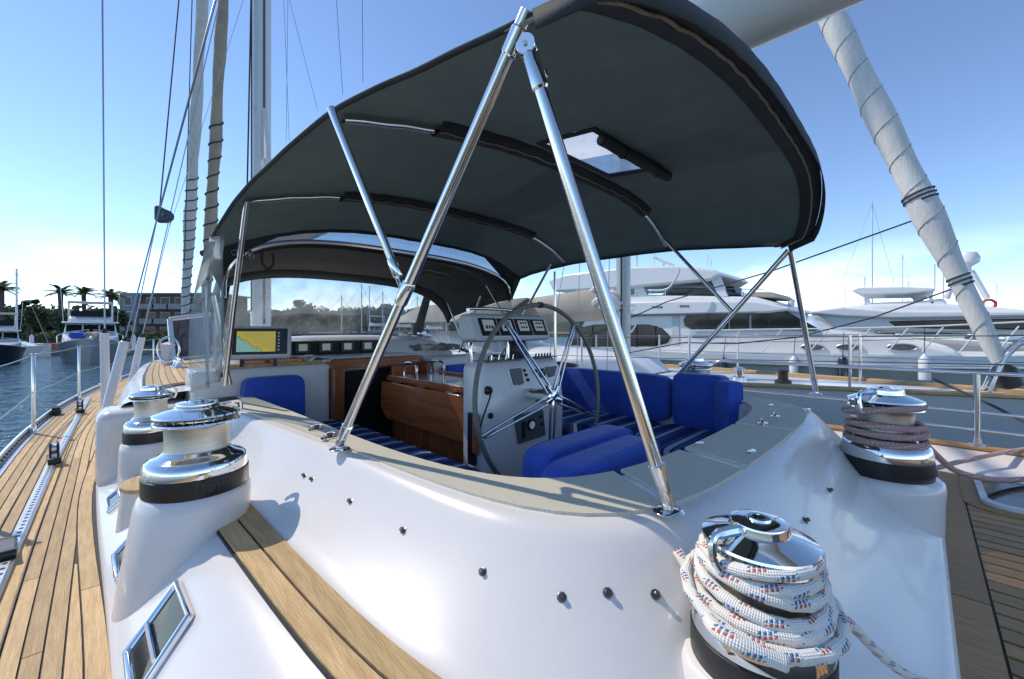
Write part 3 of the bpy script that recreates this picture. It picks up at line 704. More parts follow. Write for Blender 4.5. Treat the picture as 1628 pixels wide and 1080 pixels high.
# stations: F at corners, F at crown, S port, S starboard, z port edge, z starboard edge, crown z
BST = [(.62, .36, .68, 3.16, 1.615, 1.455, 1.765), (1.00, .92, .62, 3.20, 1.635, 1.50, 1.815), (1.40, 1.45, .54, 3.20, 1.640, 1.535, 1.850), (1.95, 2.0, .49, 3.18, 1.60, 1.54, 1.810), (2.35, 2.42, .455, 3.14, 1.545, 1.525, 1.775), (2.72, 2.78, .42, 3.08, 1.425, 1.48, 1.71), (2.90, 2.98, .40, 3.03, 1.335, 1.43, 1.655)]
bt = [0, 1, 2, 3, 4, 5, 6]
BF = [interp(bt, [s[k] for s in BST]) for k in range(7)]
def bim_pt(v, u, lift=0.0, n=3.4):
    """v 0..6 aft->forward, u 0..1 port->starboard"""
    fc, fk, s0, s1, z0, z1, zc = (f(v) for f in BF)
    a = math.pi*(1-u); c, s = math.cos(a), math.sin(a)
    q = 2*u-1; hf = max(0, 1-abs(q)**n)**(1/n); hgt = 1-abs(q)**(2.3 if q < 0 else 4.5)
    ze = z0+(z1-z0)*(q+1)/2
    wr = .0016*math.sin(((s0+s1)/2+(s1-s0)/2*q)*34+v*2.2)*abs(math.cos(math.pi*v/2))**6+.001*math.sin(v*9+q*4)
    sag = wr-.016*(math.sin(math.pi*((v/2) % 1))**2)*hgt if v < 4 else wr
    return Vector(((s0+s1)/2+(s1-s0)/2*q, fk+(fc-fk)*(1-hf), ze+(zc-ze)*hgt+sag+lift))
NV, NU = 60, 56
def skyl(v, u):
    p = bim_pt(v, u); return 1.545 < p.x < 2.185 and 1.03 < p.y < 1.335
mb = MB(); idx = {}
uu = [.5-.5*math.cos(math.pi*j/NU) if False else j/NU for j in range(NU+1)]
for i in range(NV+1):
    for j in range(NU+1): mb.v.append(tuple(bim_pt(6*i/NV, uu[j])))
for i in range(NV):
    for j in range(NU):
        if skyl(6*(i+.5)/NV, (uu[j]+uu[j+1])/2): continue
        a = i*(NU+1)+j; mb.f.append((a, a+1, a+NU+2, a+NU+1))
top = mb.build('canopy', canvas, bim, solid=.004, angle=180)
# valance hanging from the rim: aft flap and side hems
def edge_strip(name, line, drop, m, th=.004):
    mb = MB(); mb.loft([[p for p in line], [p+d for p, d in zip(line, drop)]]); return mb.build(name, m, top, solid=th, angle=180)
aft = [bim_pt(0, j/60) for j in range(61)]
cen = Vector((CL, 1.5, 1.3))
edge_strip('aft_flap', [p+Vector((0, -.004, .004)) for p in aft], [Vector((0, -.012, -.05-.025*math.sin(math.pi*j/60))) for j in range(61)], canvas_edge)
inner = [bim_pt(.19, j/60, -.006) for j in range(61)]
edge_strip('aft_hem', [p+Vector((0, .002, -.008)) for p in aft], [(q-p) for p, q in zip(aft, inner)], canvas_edge)
for u, dx in ((0, -1), (1, 1)):
    ln = [bim_pt(6*i/40, u) for i in range(41)]
    edge_strip('side_hem', ln, [Vector((-.012*dx, 0, -.010))]*41, canvas_edge)
zp = [bim_pt(.085, j/70, -.018) for j in range(71)]
mb = MB(); mb.tube([p+Vector((0, 0, .003*math.sin(j*1.7))) for j, p in enumerate(zp)], .0055, 6); mb.build('zip', zipper, top)
# skylight: clear pane, frame and the rolled-up flap
sk = [Vector((1.54, 1.025, 0)), Vector((2.19, 1.025, 0)), Vector((2.19, 1.34, 0)), Vector((1.54, 1.34, 0))]
def bim_z(x, y):
    best = None
    for i in range(0, 31):
        for j in range(10, 47):
            p = bim_pt(i/10, j/56); d = (p.x-x)**2+(p.y-y)**2
            if best is None or d < best[0]: best = (d, p.z)
    return best[1]
zs = [bim_z(p.x, p.y) for p in sk]
skv = [Vector((p.x, p.y, q+.003)) for p, q in zip(sk, zs)]
mb = MB(); mb.loft([[skv[0].lerp(skv[3], t) for t in (0, .5, 1)], [skv[1].lerp(skv[2], t) for t in (0, .5, 1)]]); mb.build('skylight_pane', vinyl_sky, bim, solid=.002)
mb = MB()
for a, b in zip(skv, skv[1:]+skv[:1]):
    d = (b-a).normalized(); mb.box((a+b)/2+Vector((0, 0, -.010)), ((b-a).length+.03, .03, .006), d.to_track_quat('X', 'Z').to_matrix())
mb.build('skylight_frame', canvas_edge, bim)
ra, rb = skv[0]+Vector((.06, -.0, -.035)), skv[1]+Vector((.10, -.0, -.035))
mb = MB(); mb.tube([ra.lerp(rb, t/10)+Vector((0, 0, .002*math.sin(t*2))) for t in range(11)], .027, 14); rl = mb.build('rolled_flap', canvas_edge, bim)
mb = MB(); mb.tube([ra+Vector((-.004, 0, 0)), ra+Vector((.0015, 0, 0))], .019, 12); mb.build('roll_end', canvas_tan, rl)
mb = MB(); mb.tube([rb+Vector((-.0015, 0, 0)), rb+Vector((.004, 0, 0))], .019, 12); mb.build('roll_end', canvas_tan, rl)
for t in (.28, .80):
    p = ra.lerp(rb, t); mb = MB(); mb.tube([p+Vector((0, .030*math.cos(a), .030*math.sin(a))) for a in [2*math.pi*k/14 for k in range(14)]], .004, 5, closed=True); mb.build('strap', black_plastic, rl)
# tube bows under the canvas
def bow(v, name, legL=None, legR=None, r=.0135, drop=.022, u0=0.02, u1=.98, pocket=(.17, .86)):
    pts = [bim_pt(v, u0+(u1-u0)*j/60, -drop) for j in range(61)]
    if legL: pts = [Vector(p) for p in legL]+pts
    if legR: pts = pts+[Vector(p) for p in legR]
    mb = MB(); mb.tube(pts, r, 10); o = mb.build(name, steel, bim)
    pk = [bim_pt(v, pocket[0]+(pocket[1]-pocket[0])*j/60, -drop+.004) for j in range(61)]
    rows = [[p+Vector((0, -.060, .014)) for p in pk], [p+Vector((0, -.022, -.022)) for p in pk], [p+Vector((0, .022, -.022)) for p in pk], [p+Vector((0, .060, .014)) for p in pk]]
    mb = MB(); mb.loft(rows); q = mb.build('bow_pocket', canvas_edge, o, solid=.003, angle=180)
    mb = MB(); mb.tube([p+Vector((0, -.026, -.023+.003*math.sin(j*1.3))) for j, p in enumerate(pk)], .0032, 5); mb.build('lacing', zipper, q)
    return o
bow(2.0, 'bow_tube')
footL3 = at(357, 612, S=.50)
bow(4.0, 'bow_tube', [footL3, footL3.lerp(bim_pt(4, .02), .5)], None, pocket=(.20, .82))
# struts: feet on the coaming top
def strut(a, b, r, parent=bim, name='strut', foot=True, collar=None):
    a = Vector(a); b = Vector(b); d = (b-a).normalized()
    mb = MB(); mb.tube([a, a.lerp(b, .5), b], r, 16); o = mb.build(name, steel, parent)
    if foot:
        q = Vector((a.x, a.y, .4535))
        mb = MB(); mb.lathe([(.036, 0), (.038, .003), (.034, .007), (.014, .010), (.012, .028)], q, 24); mb.build('foot_plate', chrome, o)
        mb = MB(); mb.tube([a-d*.006, a+d*.035, a+d*.10, a+d*.104], [r*.7, r*1.05, r*1.25, r*1.0], 16); mb.build('foot_socket', chrome, o)
        for k in range(4): mb = MB(); mb.lathe([(.004, .006), (.004, .0095)], q+Vector((.027*math.cos(k*1.57+.5), .027*math.sin(k*1.57+.5), 0)), 8); mb.build('screw', brushed, o)
    for t in (collar or []):
        p = a.lerp(b, t); mb = MB(); mb.tube([p-d*.032, p-d*.028, p+d*.028, p+d*.032], [r*1.02, r*1.22, r*1.22, r*1.02], 16); mb.build('collar', chrome, o)
    return o
A0 = at(540, 706, z=.475); A1 = bim_pt(.16, .035, -.01)
JT = at(826, 60, Z=.965)
A1 = A0+(at(838, 18, Z=.935)-A0)*1.0
B0 = at(1062, 800, z=.475); B1 = at(842, 88, Z=.955)
sA = strut(A0, A1, .0165, collar=[.955])
sB = strut(B0, B1, .0165)
mb = MB(); d = (B1-B0).normalized(); mb.tube([B1-d*.085, B1-d*.08, B1-d*.005, B1+d*.005], [.0175, .0215, .0215, .014], 16); mb.build('end_collar', chrome, sB)
mb = MB(); mb.box(B1-d*.04+Vector((.022, -.012, 0)), (.012, .012, .02)); mb.build('thumb_screw', chrome, sB, bevel=.003)
# jaw: two cheek plates and a pin
pj = A0.lerp(A1, .955); ax = (pj-B1); nrm = ax.cross(d).normalized()
mb = MB()
for s in (-1, 1):
    m3 = nrm.to_track_quat('Z', 'Y').to_matrix(); k = MB(); k.lathe([(.024, -.003), (.024, .003)], n=22); mb.add([m3 @ Vector(v)+B1+d*.022+nrm*s*.011 for v in k.v], k.f)
mb.build('jaw', chrome, sB, bevel=.0015)
mb = MB(); mb.tube([B1+d*.022-nrm*.018, B1+d*.022+nrm*.018], .006, 10); mb.build('pin', brushed, sB)
# upper port brace from the second bow down to the strut
C0 = A0.lerp(A1, .375); C1 = bim_pt(2, .03, -.02)
C0 = at(634, 442, Z=1.34); C1 = at(526, 172, Z=1.335)
sC = strut(C0, C1, .0135, foot=False, collar=[.06])
pC = A0.lerp(A1, (A0-C0).length/(A1-A0).length)
mb = MB(); mb.tube([C0, pC], .011, 10); mb.build('knuckle', chrome, sC)
dA = (A1-A0).normalized(); mb = MB(); mb.tube([pC-dA*.04, pC-dA*.035, pC+dA*.035, pC+dA*.04], [.017, .0205, .0205, .017], 16); mb.build('collar', chrome, sA)
# starboard legs
D1 = at(1254, 398, S=3.12); D0 = at(1075, 600, S=3.10); E0 = at(1297, 622, z=.475); 
sD = strut(D0, D1, .0165, foot=False); sE = strut(E0, D1+Vector((0, -.01, -.01)), .0165, foot=True)
G1 = bim_pt(2, .975, -.03); G1 = at(1030, 352, S=3.12); pG = D0.lerp(D1, .55)
strut(pG, G1, .0125, foot=False)
# port side: bow leg brace and starboard forward legs behind the wheel
strut(at(366, 612, S=.56), at(340, 470, S=.47), .013, foot=False)
H1 = at(884, 405, S=3.08)
strut(at(778, 600, S=3.10), H1, .0125, foot=False); strut(at(883, 612, S=3.12), at(882, 432, S=3.12), .0125, foot=False)
strut(at(760, 430, S=2.95), at(858, 600, S=3.10), .0115, foot=False); strut(at(712, 482, S=2.95), at(745, 570, S=3.10), .0115, foot=False); strut(at(765, 470, S=2.95), at(730, 560, S=3.05), .0115, foot=False)
# clear side curtain between bimini and dodger (port)
mb = MB(); rows = []
for i in range(13):
    t = i/12; row = []
    for j in range(7):
        u = j/6; a = at(352-6*t, 372+235*t, S=.455-.0*t); b = at(330-20*t-10*math.sin(t*3), 385+240*t, S=.36+.01*math.sin(6*t))
        row.append(a.lerp(b, u)+Vector((.022*math.sin(3*math.pi*u+t*2.5), 0, 0)))
    rows.append(row)
mb.loft(rows); mb.build('side_curtain', vinyl_mat('curtain_vinyl', (.88, .93, .95), .26, 1.2), bim, solid=.0015, angle=180)
# ================================================================== dodger
dod = thing('dodger', (CL, 3.9, .6), 'dark canvas dodger with clear vinyl windows over the companionway', 'dodger')
def arch(f, fc, s0, s1, z0, z1, zc, n=3.0, N=40):
    out = []
    for j in range(N+1):
        a = math.pi*(1-j/N); c, s = math.cos(a), math.sin(a); q = math.copysign(abs(c)**(2/n), c); h = abs(s)**(2/n)
        ze = z0+(z1-z0)*(q+1)/2
        out.append(Vector(((s0+s1)/2+(s1-s0)/2*q, f+(fc-f)*h, ze+(zc-ze)*h)))
    return out
R0 = arch(3.02, 3.08, .52, 3.02, 1.10, 1.22, 1.555)
R1 = arch(3.55, 3.70, .56, 3.02, 1.05, 1.15, 1.60)
R2 = arch(4.05, 4.30, .62, 3.02, 1.02, 1.06, 1.50)
R3 = arch(4.12, 4.42, .64, 3.00, .96, .98, 1.43)
mb = MB(); mb.loft([R0, [a.lerp(b, .5)+Vector((0, 0, .012)) for a, b in zip(R0, R1)], R1, [a.lerp(b, .5)+Vector((0, 0, .008)) for a, b in zip(R1, R2)], R2]); roof = mb.build('roof', canvas_tan, dod, solid=.004, angle=180)
off = [[p+Vector((0, 0, .010)) for p in q] for q in (R0, R1, R2)]
mb = MB(); mb.loft(off); mb.build('outer_cover', canvas, roof, solid=.003, angle=180)
mb = MB(); mb.loft([R2, R3]); mb.build('front_band', canvas_edge, roof, solid=.005, angle=180)
mb = MB(); mb.tube(R0, .016, 8); mb.build('aft_bow', steel, dod)
mb = MB(); mb.loft([[p+Vector((0, 0, .02)) for p in R0], [p+Vector((0, .05, -.03)) for p in R0]]); mb.build('aft_binding', canvas_edge, roof, solid=.004, angle=180)
base = [Vector((CL+1.22*math.copysign(abs(math.cos(a))**.55, math.cos(a)), 4.2+.95*abs(math.sin(a))**.8, .70+.135*abs(math.sin(a)))) for a in [math.pi*(1-j/40) for j in range(41)]]
mb = MB(); mb.loft([R3, base]); mb.build('windscreen', vinyl, dod, solid=.002, angle=180)
mb = MB(); mb.tube(base, .020, 8); mb.build('bottom_binding', canvas_edge, dod)
for j0, j1 in ((6, 8), (31, 33)):
    mb = MB(); mb.loft([[R3[j]+Vector((0, .006, 0)) for j in range(j0, j1+1)], [base[j]+Vector((0, .006, 0)) for j in range(j0, j1+1)]]); mb.build('window_seam', canvas_edge, dod, solid=.006, angle=180)
# side windows
for side in (0, 1):
    k = 0 if not side else 40
    lo = [Vector((R0[k].x, 3.05, .62)), Vector((R1[k].x, 3.6, .62)), base[k]]
    hi = [R0[k], R1[k], R3[k]]
    mb = MB(); mb.loft([hi, lo]); mb.build('side_window', vinyl, dod, solid=.002)
    mb = MB(); mb.tube(lo, .016, 8); mb.build('side_binding', canvas_edge, dod)
# clear strip joining bimini and dodger, with dark corner gussets and a hanging strap
JN = 40
fr = [bim_pt(6, j/JN) for j in range(JN+1)]
mb = MB(); mb.loft([fr[7:34], [p+Vector((0, -.01, .012)) for p in R0[7:34]]]); mb.build('joining_window', vinyl_mat('dimmed_vinyl', (.62, .66, .69), .05, .12), dod, solid=.0015, angle=180)  # clear vinyl; darker tint put in to dim the sky behind it
for a, b in ((0, 7), (33, 40)):
    mb = MB(); mb.loft([fr[a:b+1], [p+Vector((0, -.01, .012)) for p in R0[a:b+1]]]); mb.build('gusset', canvas_edge, dod, solid=.004, angle=180)
mb = MB(); mb.tube(fr, .018, 8); mb.build('joining_binding', canvas_edge, dod)
for px, py in ((392, 405), (371, 402), (398, 408)):
    p = at(px, py, F=3.0); mb = MB(); mb.tube([p+Vector((.016*math.cos(a), -.02, .016*math.sin(a))) for a in [2*math.pi*k/12 for k in range(12)]], .005, 6, closed=True); mb.build('grommet', chrome, dod)
p = at(425, 402, F=2.98)
mb = MB(); mb.tube(cr([p+Vector((-.03, 0, 0)), p+Vector((-.032, -.01, -.07)), p+Vector((0, -.01, -.105)), p+Vector((.032, -.01, -.07)), p+Vector((.03, 0, 0))], 5), .009, 7); mb.build('strap', canvas_edge, dod)
mb = MB(); q = at(690, 436, F=3.7); mb.box(q, (.30, .22, .008), Matrix.Rotation(.12, 3, 'Y')); mb.build('roof_window', vinyl_sky, roof)
# ================================================================== helm console and wheel
con = thing('helm_console', (1.88, 1.83, -.27), 'white moulded helm console with grey gauges and instrument pod', 'console')
S0, S1 = 1.53, 2.24
prof = [(1.76, -.27), (1.73, .10), (1.72, .44), (1.755, .66), (1.79, .705), (1.82, .715), (1.94, .715), (1.95, .69), (1.95, -.27)]
mb = MB(); rings = []
for t, ins in ((0, .03), (.03, .008), (.06, 0), (.94, 0), (.97, .008), (1, .03)):
    rings.append([Vector((S0+(S1-S0)*t, (f if f > 1.9 else f+ins), z-(ins if z > .3 else 0))) for f, z in prof])
mb.rings(rings); body = mb.build('body', gel, con, bevel=.012, seg=3)
def on_face(px, py, up=.0):          # point on the console's aft face
    p = at(px, py, F=1.72); f = 1.72
    if p.z > .44: f = 1.72+(p.z-.44)*.16; p = at(px, py, F=f)
    elif p.z < .10: f = 1.74
    return Vector((p.x, f-up, p.z))
def face_quad(name, pix, m, th, parent, bevel=.003):
    pts = [on_face(*q) for q in pix]
    mb = MB(); mb.prism(pts, (0, -th, 0), (0, .004, 0)); return mb.build(name, m, parent, bevel=bevel)
face_quad('gauge_bezel', [(803,586),(829,583),(836,610),(828,614),(812,615)], white_paint, .006, con)
face_quad('display', [(808,587),(827,585),(832,609),(826,612),(815,612)], grey_plastic, .011, con)
for px, py in ((832, 589), (835, 596), (838, 604)):
    p = on_face(px, py); mb = MB(); mb.tube([p, p+Vector((0, -.014, 0))], .010, 12); mb.build('button', black_plastic, con)
face_quad('gauge', [(866,584),(884,582),(880,598),(872,600)], grey_plastic, .010, con)
p = on_face(861, 593); mb = MB(); mb.tube([p, p+Vector((0, -.012, 0)), p+Vector((0, -.016, 0))], [.030, .030, .024], 20); mb.build('gauge', black_plastic, con)
p = on_face(849, 590); mb = MB(); mb.tube([p, p+Vector((0, -.02, 0))], .012, 10); mb.build('switch', black_plastic, con)
ep = face_quad('engine_panel', [(816,661),(862,651),(866,692),(824,706)], grey_plastic, .010, con)
p = on_face(842, 675, .012); mb = MB(); mb.tube([p+Vector((0, .004, 0)), p+Vector((0, -.010, 0))], .036, 20); k_ = mb.build('tachometer', black_plastic, ep); mb = MB(); mb.tube([p+Vector((0, -.008, 0)), p+Vector((0, -.0125, 0))], .024, 20); mb.build('dial', lcd, k_)
p = on_face(830, 683, .010); mb = MB(); mb.box(p, (.022, .018, .10)); mb.build('lever_slot', black_plastic, ep)
for px, py in ((857, 662), (859, 674)):
    p = on_face(px, py, .010); mb = MB(); mb.tube([p, p+Vector((0, -.010, 0))], .010, 10); mb.build('key_switch', black_plastic, ep)
p = on_face(775, 621); mb = MB(); mb.tube([p, p+Vector((0, -.016, 0)), p+Vector((0, -.030, -.005))], [.026, .024, .012], 14); sk_ = mb.build('socket', black_plastic, con)
mb = MB(); mb.tube(cr([p+Vector((0, -.03, -.005)), p+Vector((-.03, -.05, -.04)), p+Vector((-.05, -.03, -.12)), p+Vector((-.055, -.0, -.20))], 6), .005, 6); mb.build('cord', black_plastic, sk_)
p = on_face(779, 661); mb = MB(); mb.tube([p, p+Vector((0, -.010, 0))], .017, 14); mb.build('plug', black_plastic, con)
# switch rows and levers on the console top
for k in range(9):
    mb = MB(); q = Vector((1.60+k*.030, 1.80, .715)); mb.tube([q, q+Vector((0, -.006, .035))], [.006, .004], 7); mb.build('toggle', chrome if k % 2 else black_plastic, con)
slab('switch_plate', (1.57, 1.775, .7145), (1.88, 1.87, .720), grey_plastic, con); slab('switch_plate', (2.0, 1.775, .7145), (2.22, 1.87, .720), grey_plastic, con)
for k in range(6):
    mb = MB(); q = Vector((2.03+k*.030, 1.81, .715)); mb.tube([q, q+Vector((0, -.006, .03))], [.007, .005], 7); mb.build('toggle', black_plastic, con)
mb = MB(); mb.lathe([(.065, .712), (.075, .73), (.078, .78), (.06, .84), (.0, .865)], (1.97, 1.93, 0), 24); cmp_ = mb.build('compass', black_plastic, con)
# grab rail and instrument pod above the console
mb = MB(); mb.tube(cr([(1.56, 1.90, .70), (1.555, 1.905, .80), (1.60, 1.91, .838), (1.75, 1.91, .842), (1.84, 1.91, .838), (1.865, 1.905, .80), (1.86, 1.90, .70)], 5), .012, 10); mb.build('grab_rail', steel, con)
mb = MB(); mb.tube(cr([(1.60, 1.97, .80), (1.60, 1.985, 1.01), (1.64, 1.985, 1.035), (1.96, 1.985, 1.035), (2.0, 1.985, 1.01), (2.0, 1.97, .80)], 5), .011, 10); mb.build('grab_rail', steel, con)
pp = [(1.80, .835), (1.795, .86), (1.85, .985), (1.88, 1.0), (1.95, .995), (1.97, .97), (1.96, .85), (1.93, .825)]
rings = []
for t, ins in ((0, .06), (.02, .02), (.05, 0), (.95, 0), (.98, .02), (1, .06)):
    cx, cz = 1.88, .91
    rings.append([Vector((1.50+.68*t, cx+(f-cx)*(1-ins*3), cz+(z-cz)*(1-ins*3))) for f, z in pp])
mb = MB(); mb.rings(rings); pod = mb.build('instrument_pod', lt_plastic, con, bevel=.008, seg=3)
mb = MB(); tl = Vector((0, .055, .125)).normalized()
for k in range(4):
    x0 = 1.555+k*.150; o = Vector((x0, 1.800, .865)); n_ = Vector((0, -tl.z, tl.y))
    mb = MB(); mb.prism([o, o+Vector((.142, 0, 0)), o+Vector((.142, 0, 0))+tl*.115, o+tl*.115], n_*.006, -n_*.01); dd = mb.build('display', black_plastic, pod, bevel=.002)
    o2 = o+Vector((.026, 0, 0))+tl*.03
    mb = MB(); mb.prism([o2, o2+Vector((.09, 0, 0)), o2+Vector((.09, 0, 0))+tl*.072, o2+tl*.072], n_*.008, n_*.002); sc = mb.build('screen', lcd, dd, smooth=False)
    for r_ in range(2 if k else 1):
        mb = MB(); a = o2+tl*(.018+.03*r_)+n_*.009
        for q in range(3): mb.box(a+Vector((.022+.022*q, 0, .006)), (.013-.004*(q % 2), .003, .020 if not k else .012), n_.to_track_quat('-Y', 'Z').to_matrix())
        mb.build('digits', black_plastic, dd, smooth=False)
# wheel: leather rim, six paired tube spokes
wh = thing('steering_wheel', (1.86, 1.60, -.05), 'large steering wheel with grey leather rim and steel spokes', 'steering wheel')
WC = Vector((1.862, 1.575, .505)); WR = .548; tilt = R(-5)
def wpt(a, r, off=0): return WC+Vector((r*math.cos(a), r*math.sin(a)*math.sin(tilt)*-1+off, r*math.sin(a)*math.cos(tilt)))
rimm = mat('rim_leather', (.21, .20, .17), .5, var=.25, vscale=40, bump=.3, bscale=120)
mb = MB(); mb.tube([wpt(2*math.pi*k/72, WR) for k in range(72)], .0135, 12, closed=True); rim = mb.build('rim', rimm, wh, angle=180)
mb = MB(); mb.tube([wpt(math.pi/2-.03, WR), wpt(math.pi/2+.0, WR), wpt(math.pi/2+.03, WR)], .0185, 12); mb.build('king_spoke_mark', dkrope, rim)
for k in range(5):
    a = R(52)+k*2*math.pi/5
    mb = MB()
    for s in (-1, 1):
        n_ = Vector((-math.sin(a), 0, math.cos(a)))
        mb.tube([wpt(a, .05, -.05)+n_*s*.022, wpt(a, WR*.72, -.012)+n_*s*.014, wpt(a, WR-.01)+n_*s*.008], .0075, 8)
    mb.build('spoke', steel, wh)
    mb = MB(); mb.tube([wpt(a, WR-.10), wpt(a, WR-.02)], [.012, .014], 8); mb.build('spoke_sleeve', rimm, wh)
mb = MB(); mb.tube([WC+Vector((0, .16, 0)), WC+Vector((0, 0, 0)), WC+Vector((0, -.055, 0)), WC+Vector((0, -.062, 0))], [.035, .045, .045, .03], 20); hub = mb.build('hub', chrome, wh)
for k in range(5):
    a = R(52)+k*2*math.pi/5; mb = MB(); mb.tube([wpt(a, .02, -.045), wpt(a, .075, -.045)], .020, 10); mb.build('spoke_clamp', chrome, wh)
# knife handle in its holster on the table end
kn = thing('holstered_knife', (1.60, 1.90, .2), 'wooden-gripped tool in black holster hanging beside the helm console', 'tool')
mb = MB(); mb.tube([(1.505, 1.80, .20), (1.505, 1.80, .24), (1.505, 1.80, .40), (1.505, 1.80, .42)], [.018, .022, .020, .012], 12); mb.build('grip', mahog, kn)
slab('holster', (1.50, 1.815, .12), (1.53, 1.87, .42), black_plastic, kn, bevel=.006)
# ================================================================== table
tb = thing('cockpit_table', (1.88, 2.55, -.27), 'varnished mahogany drop-leaf table in the cockpit', 'table')
slab('top', (1.64, 1.97, .490), (2.14, 3.10, .515), mahog, tb, bevel=.006)
slab('fiddle_rail', (1.632, 1.99, .505), (1.652, 3.06, .535), mahog, tb, bevel=.004); slab('fiddle_rail', (2.128, 1.99, .505), (2.148, 3.06, .535), mahog, tb, bevel=.004)
lf = MB(); pr = [(1.975, .485), (3.10, .485), (3.12, .28), (3.02, .19), (1.975, .19)]
lf.prism([(0, f, z) for f, z in pr], (1.60, 0, 0), (1.628, 0, 0)); leaf_o = lf.build('drop_leaf', mahog, tb, bevel=.006)
lf = MB(); lf.prism([(0, f, z) for f, z in pr], (2.152, 0, 0), (2.18, 0, 0)); lf.build('drop_leaf', mahog, tb, bevel=.006)
for f in (2.2, 2.55, 2.9): slab('hinge', (1.612, f-.04, .486), (1.64, f+.04, .4935), brushed, leaf_o)
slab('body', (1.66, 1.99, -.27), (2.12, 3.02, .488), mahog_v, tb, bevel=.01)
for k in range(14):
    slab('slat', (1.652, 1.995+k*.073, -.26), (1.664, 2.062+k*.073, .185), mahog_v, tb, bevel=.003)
# guard rail and things on the table
gr = thing('table_rail', (1.9, 2.95, .515), 'small bent steel guard rail standing on table end', 'rail')
for dx in (0, .26):
    mb = MB(); mb.tube(cr([(1.74+dx, 2.80, .515), (1.74+dx, 2.80, .60), (1.74+dx, 2.84, .635), (1.74+dx, 2.95, .635), (1.74+dx, 2.99, .60), (1.74+dx, 2.99, .515)], 5), .010, 8); mb.build('hoop', steel, gr)
mb = MB(); mb.tube([(1.74, 2.9, .635), (2.0, 2.9, .635)], .008, 8); mb.build('crossbar', steel, gr)
# ================================================================== cushions
def cushion(name, lo, hi, m, label, group, rot=0, r=.035, pip=True):
    lo = Vector(lo); hi = Vector(hi); c = (lo+hi)/2; d = hi-lo
    n = 12; mb = MB()
    def P(u, v, w):                      # puffed box
        q = Vector((u, v, w)); e = 8.0
        k = (abs(u)**e+abs(v)**e+abs(w)**e)**(1/e); p = q/k if k > 0 else q
        return Vector((p.x*d.x/2, p.y*d.y/2, p.z*d.z/2))
    for ax in range(3):
        for sgn in (-1, 1):
            g = []
            for i in range(n+1):
                row = []
                for j in range(n+1):
                    a, b = -1+2*i/n, -1+2*j/n; q = [0, 0, 0]; q[ax] = sgn; q[(ax+1) % 3] = a; q[(ax+2) % 3] = b; row.append(P(*q))
                g.append(row)
            mb.loft(g)
    M3 = Matrix.Rotation(rot, 3, 'Z'); mb.v = [tuple(M3 @ Vector(v)+c) for v in mb.v]
    me = mb.build(name, m, angle=180)
    bm = bmesh.new(); bm.from_mesh(me.data); bmesh.ops.remove_doubles(bm, verts=bm.verts, dist=.0008); bmesh.ops.recalc_face_normals(bm, faces=bm.faces); bm.to_mesh(me.data); bm.free()
    tag(me, label, 'cushion', group)
    if pip:
        ax = min(range(3), key=lambda k: d[k]); o1, o2 = (ax+1) % 3, (ax+2) % 3
        for sgn in (-1, 1):
            pts = []
            for k in range(40):
                a = 2*math.pi*k/40; cc, ss = math.cos(a), math.sin(a); q = [0, 0, 0]
                q[ax] = sgn*.86; q[o1] = math.copysign(abs(cc)**.25, cc); q[o2] = math.copysign(abs(ss)**.25, ss); pts.append(M3 @ P(*q)+c)
            mb = MB(); mb.tube(pts, .005, 6, closed=True); mb.build('piping', m, me)
    return me
G = 'blue cockpit cushions'
cushion('seat_cushion', (.80, .95, .095), (1.32, 3.26, .215), striped, 'striped blue seat cushion on port bench beside table', G)
cushion('seat_cushion', (2.48, 1.35, .095), (3.00, 3.26, .215), striped, 'striped blue seat cushion on starboard bench beyond wheel', G)
cushion('seat_cushion', (2.30, .72, .095), (3.0, 1.33, .215), striped, 'striped blue seat cushion in the aft starboard corner', G)
cushion('back_cushion', (2.94, 1.31, .21), (3.06, 2.42, .56), blue, 'long plain blue backrest on starboard side behind the wheel', G)
cushion('back_cushion', (2.92, .92, .21), (3.05, 1.28, .59), blue, 'square plain blue backrest on starboard side beside long one', G)
cushion('back_cushion', (2.80, .83, .21), (2.95, .94, .57), blue, 'narrow blue backrest tucked into aft starboard corner', G, rot=.9)
cushion('back_cushion', (.66, 3.17, .08), (1.045, 3.295, .575), blue, 'blue backrest against white bulkhead under the chart plotter', G)
cushion('back_cushion', (2.30, 3.18, .22), (3.0, 3.295, .56), blue, 'blue backrest on starboard bulkhead beyond the table', G)
cushion('bolster_cushion', (1.12, .94, .10), (1.76, 1.08, .455), blue, 'thick blue bolster standing next to helm console', G)
cushion('bolster_cushion', (1.02, .76, .10), (1.66, .905, .455), blue, 'thick blue bolster leaning at aft coaming', G)
# ================================================================== chart plotter on its swivel
pl = thing('chart_plotter', (.80, 3.42, .65), 'grey chart plotter with yellow and blue map on wooden base', 'chart plotter')
slab('wooden_base', (.70, 3.36, .650), (1.10, 3.50, .690), mahog, pl, bevel=.008)
M3 = Matrix.Rotation(R(-22), 3, 'Z') @ Matrix.Rotation(R(-12), 3, 'X'); pc = Vector((.775, 3.30, .815))
def pbox(name, c, d, m, parent, bevel=0): 
    mb = MB(); mb.box(pc+M3 @ Vector(c), d, M3); return mb.build(name, m, parent, smooth=bool(bevel), bevel=bevel, seg=3)
hs = pbox('housing', (0, .03, 0), (.40, .075, .235), lt_plastic, pl, .022)
pbox('bezel', (.012, -.009, .004), (.335, .008, .185), black_plastic, hs, .003)
mb = MB(); mb.box((0, 0, 0), (.235, .004, .145)); sc = mb.build('screen', chart_screen, hs, smooth=False)
q = pc+M3 @ Vector((-.012, -.014, .002)); sc.data.transform(Matrix.Translation(q) @ M3.to_4x4())
for k in range(6): pbox('button', (.125, -.0145, .062-k*.024), (.013, .005, .012), lt_plastic, hs)
for s in (-1, 1): pbox('bracket', (.10*s, .03, -.135), (.02, .03, .07), black_plastic, pl)
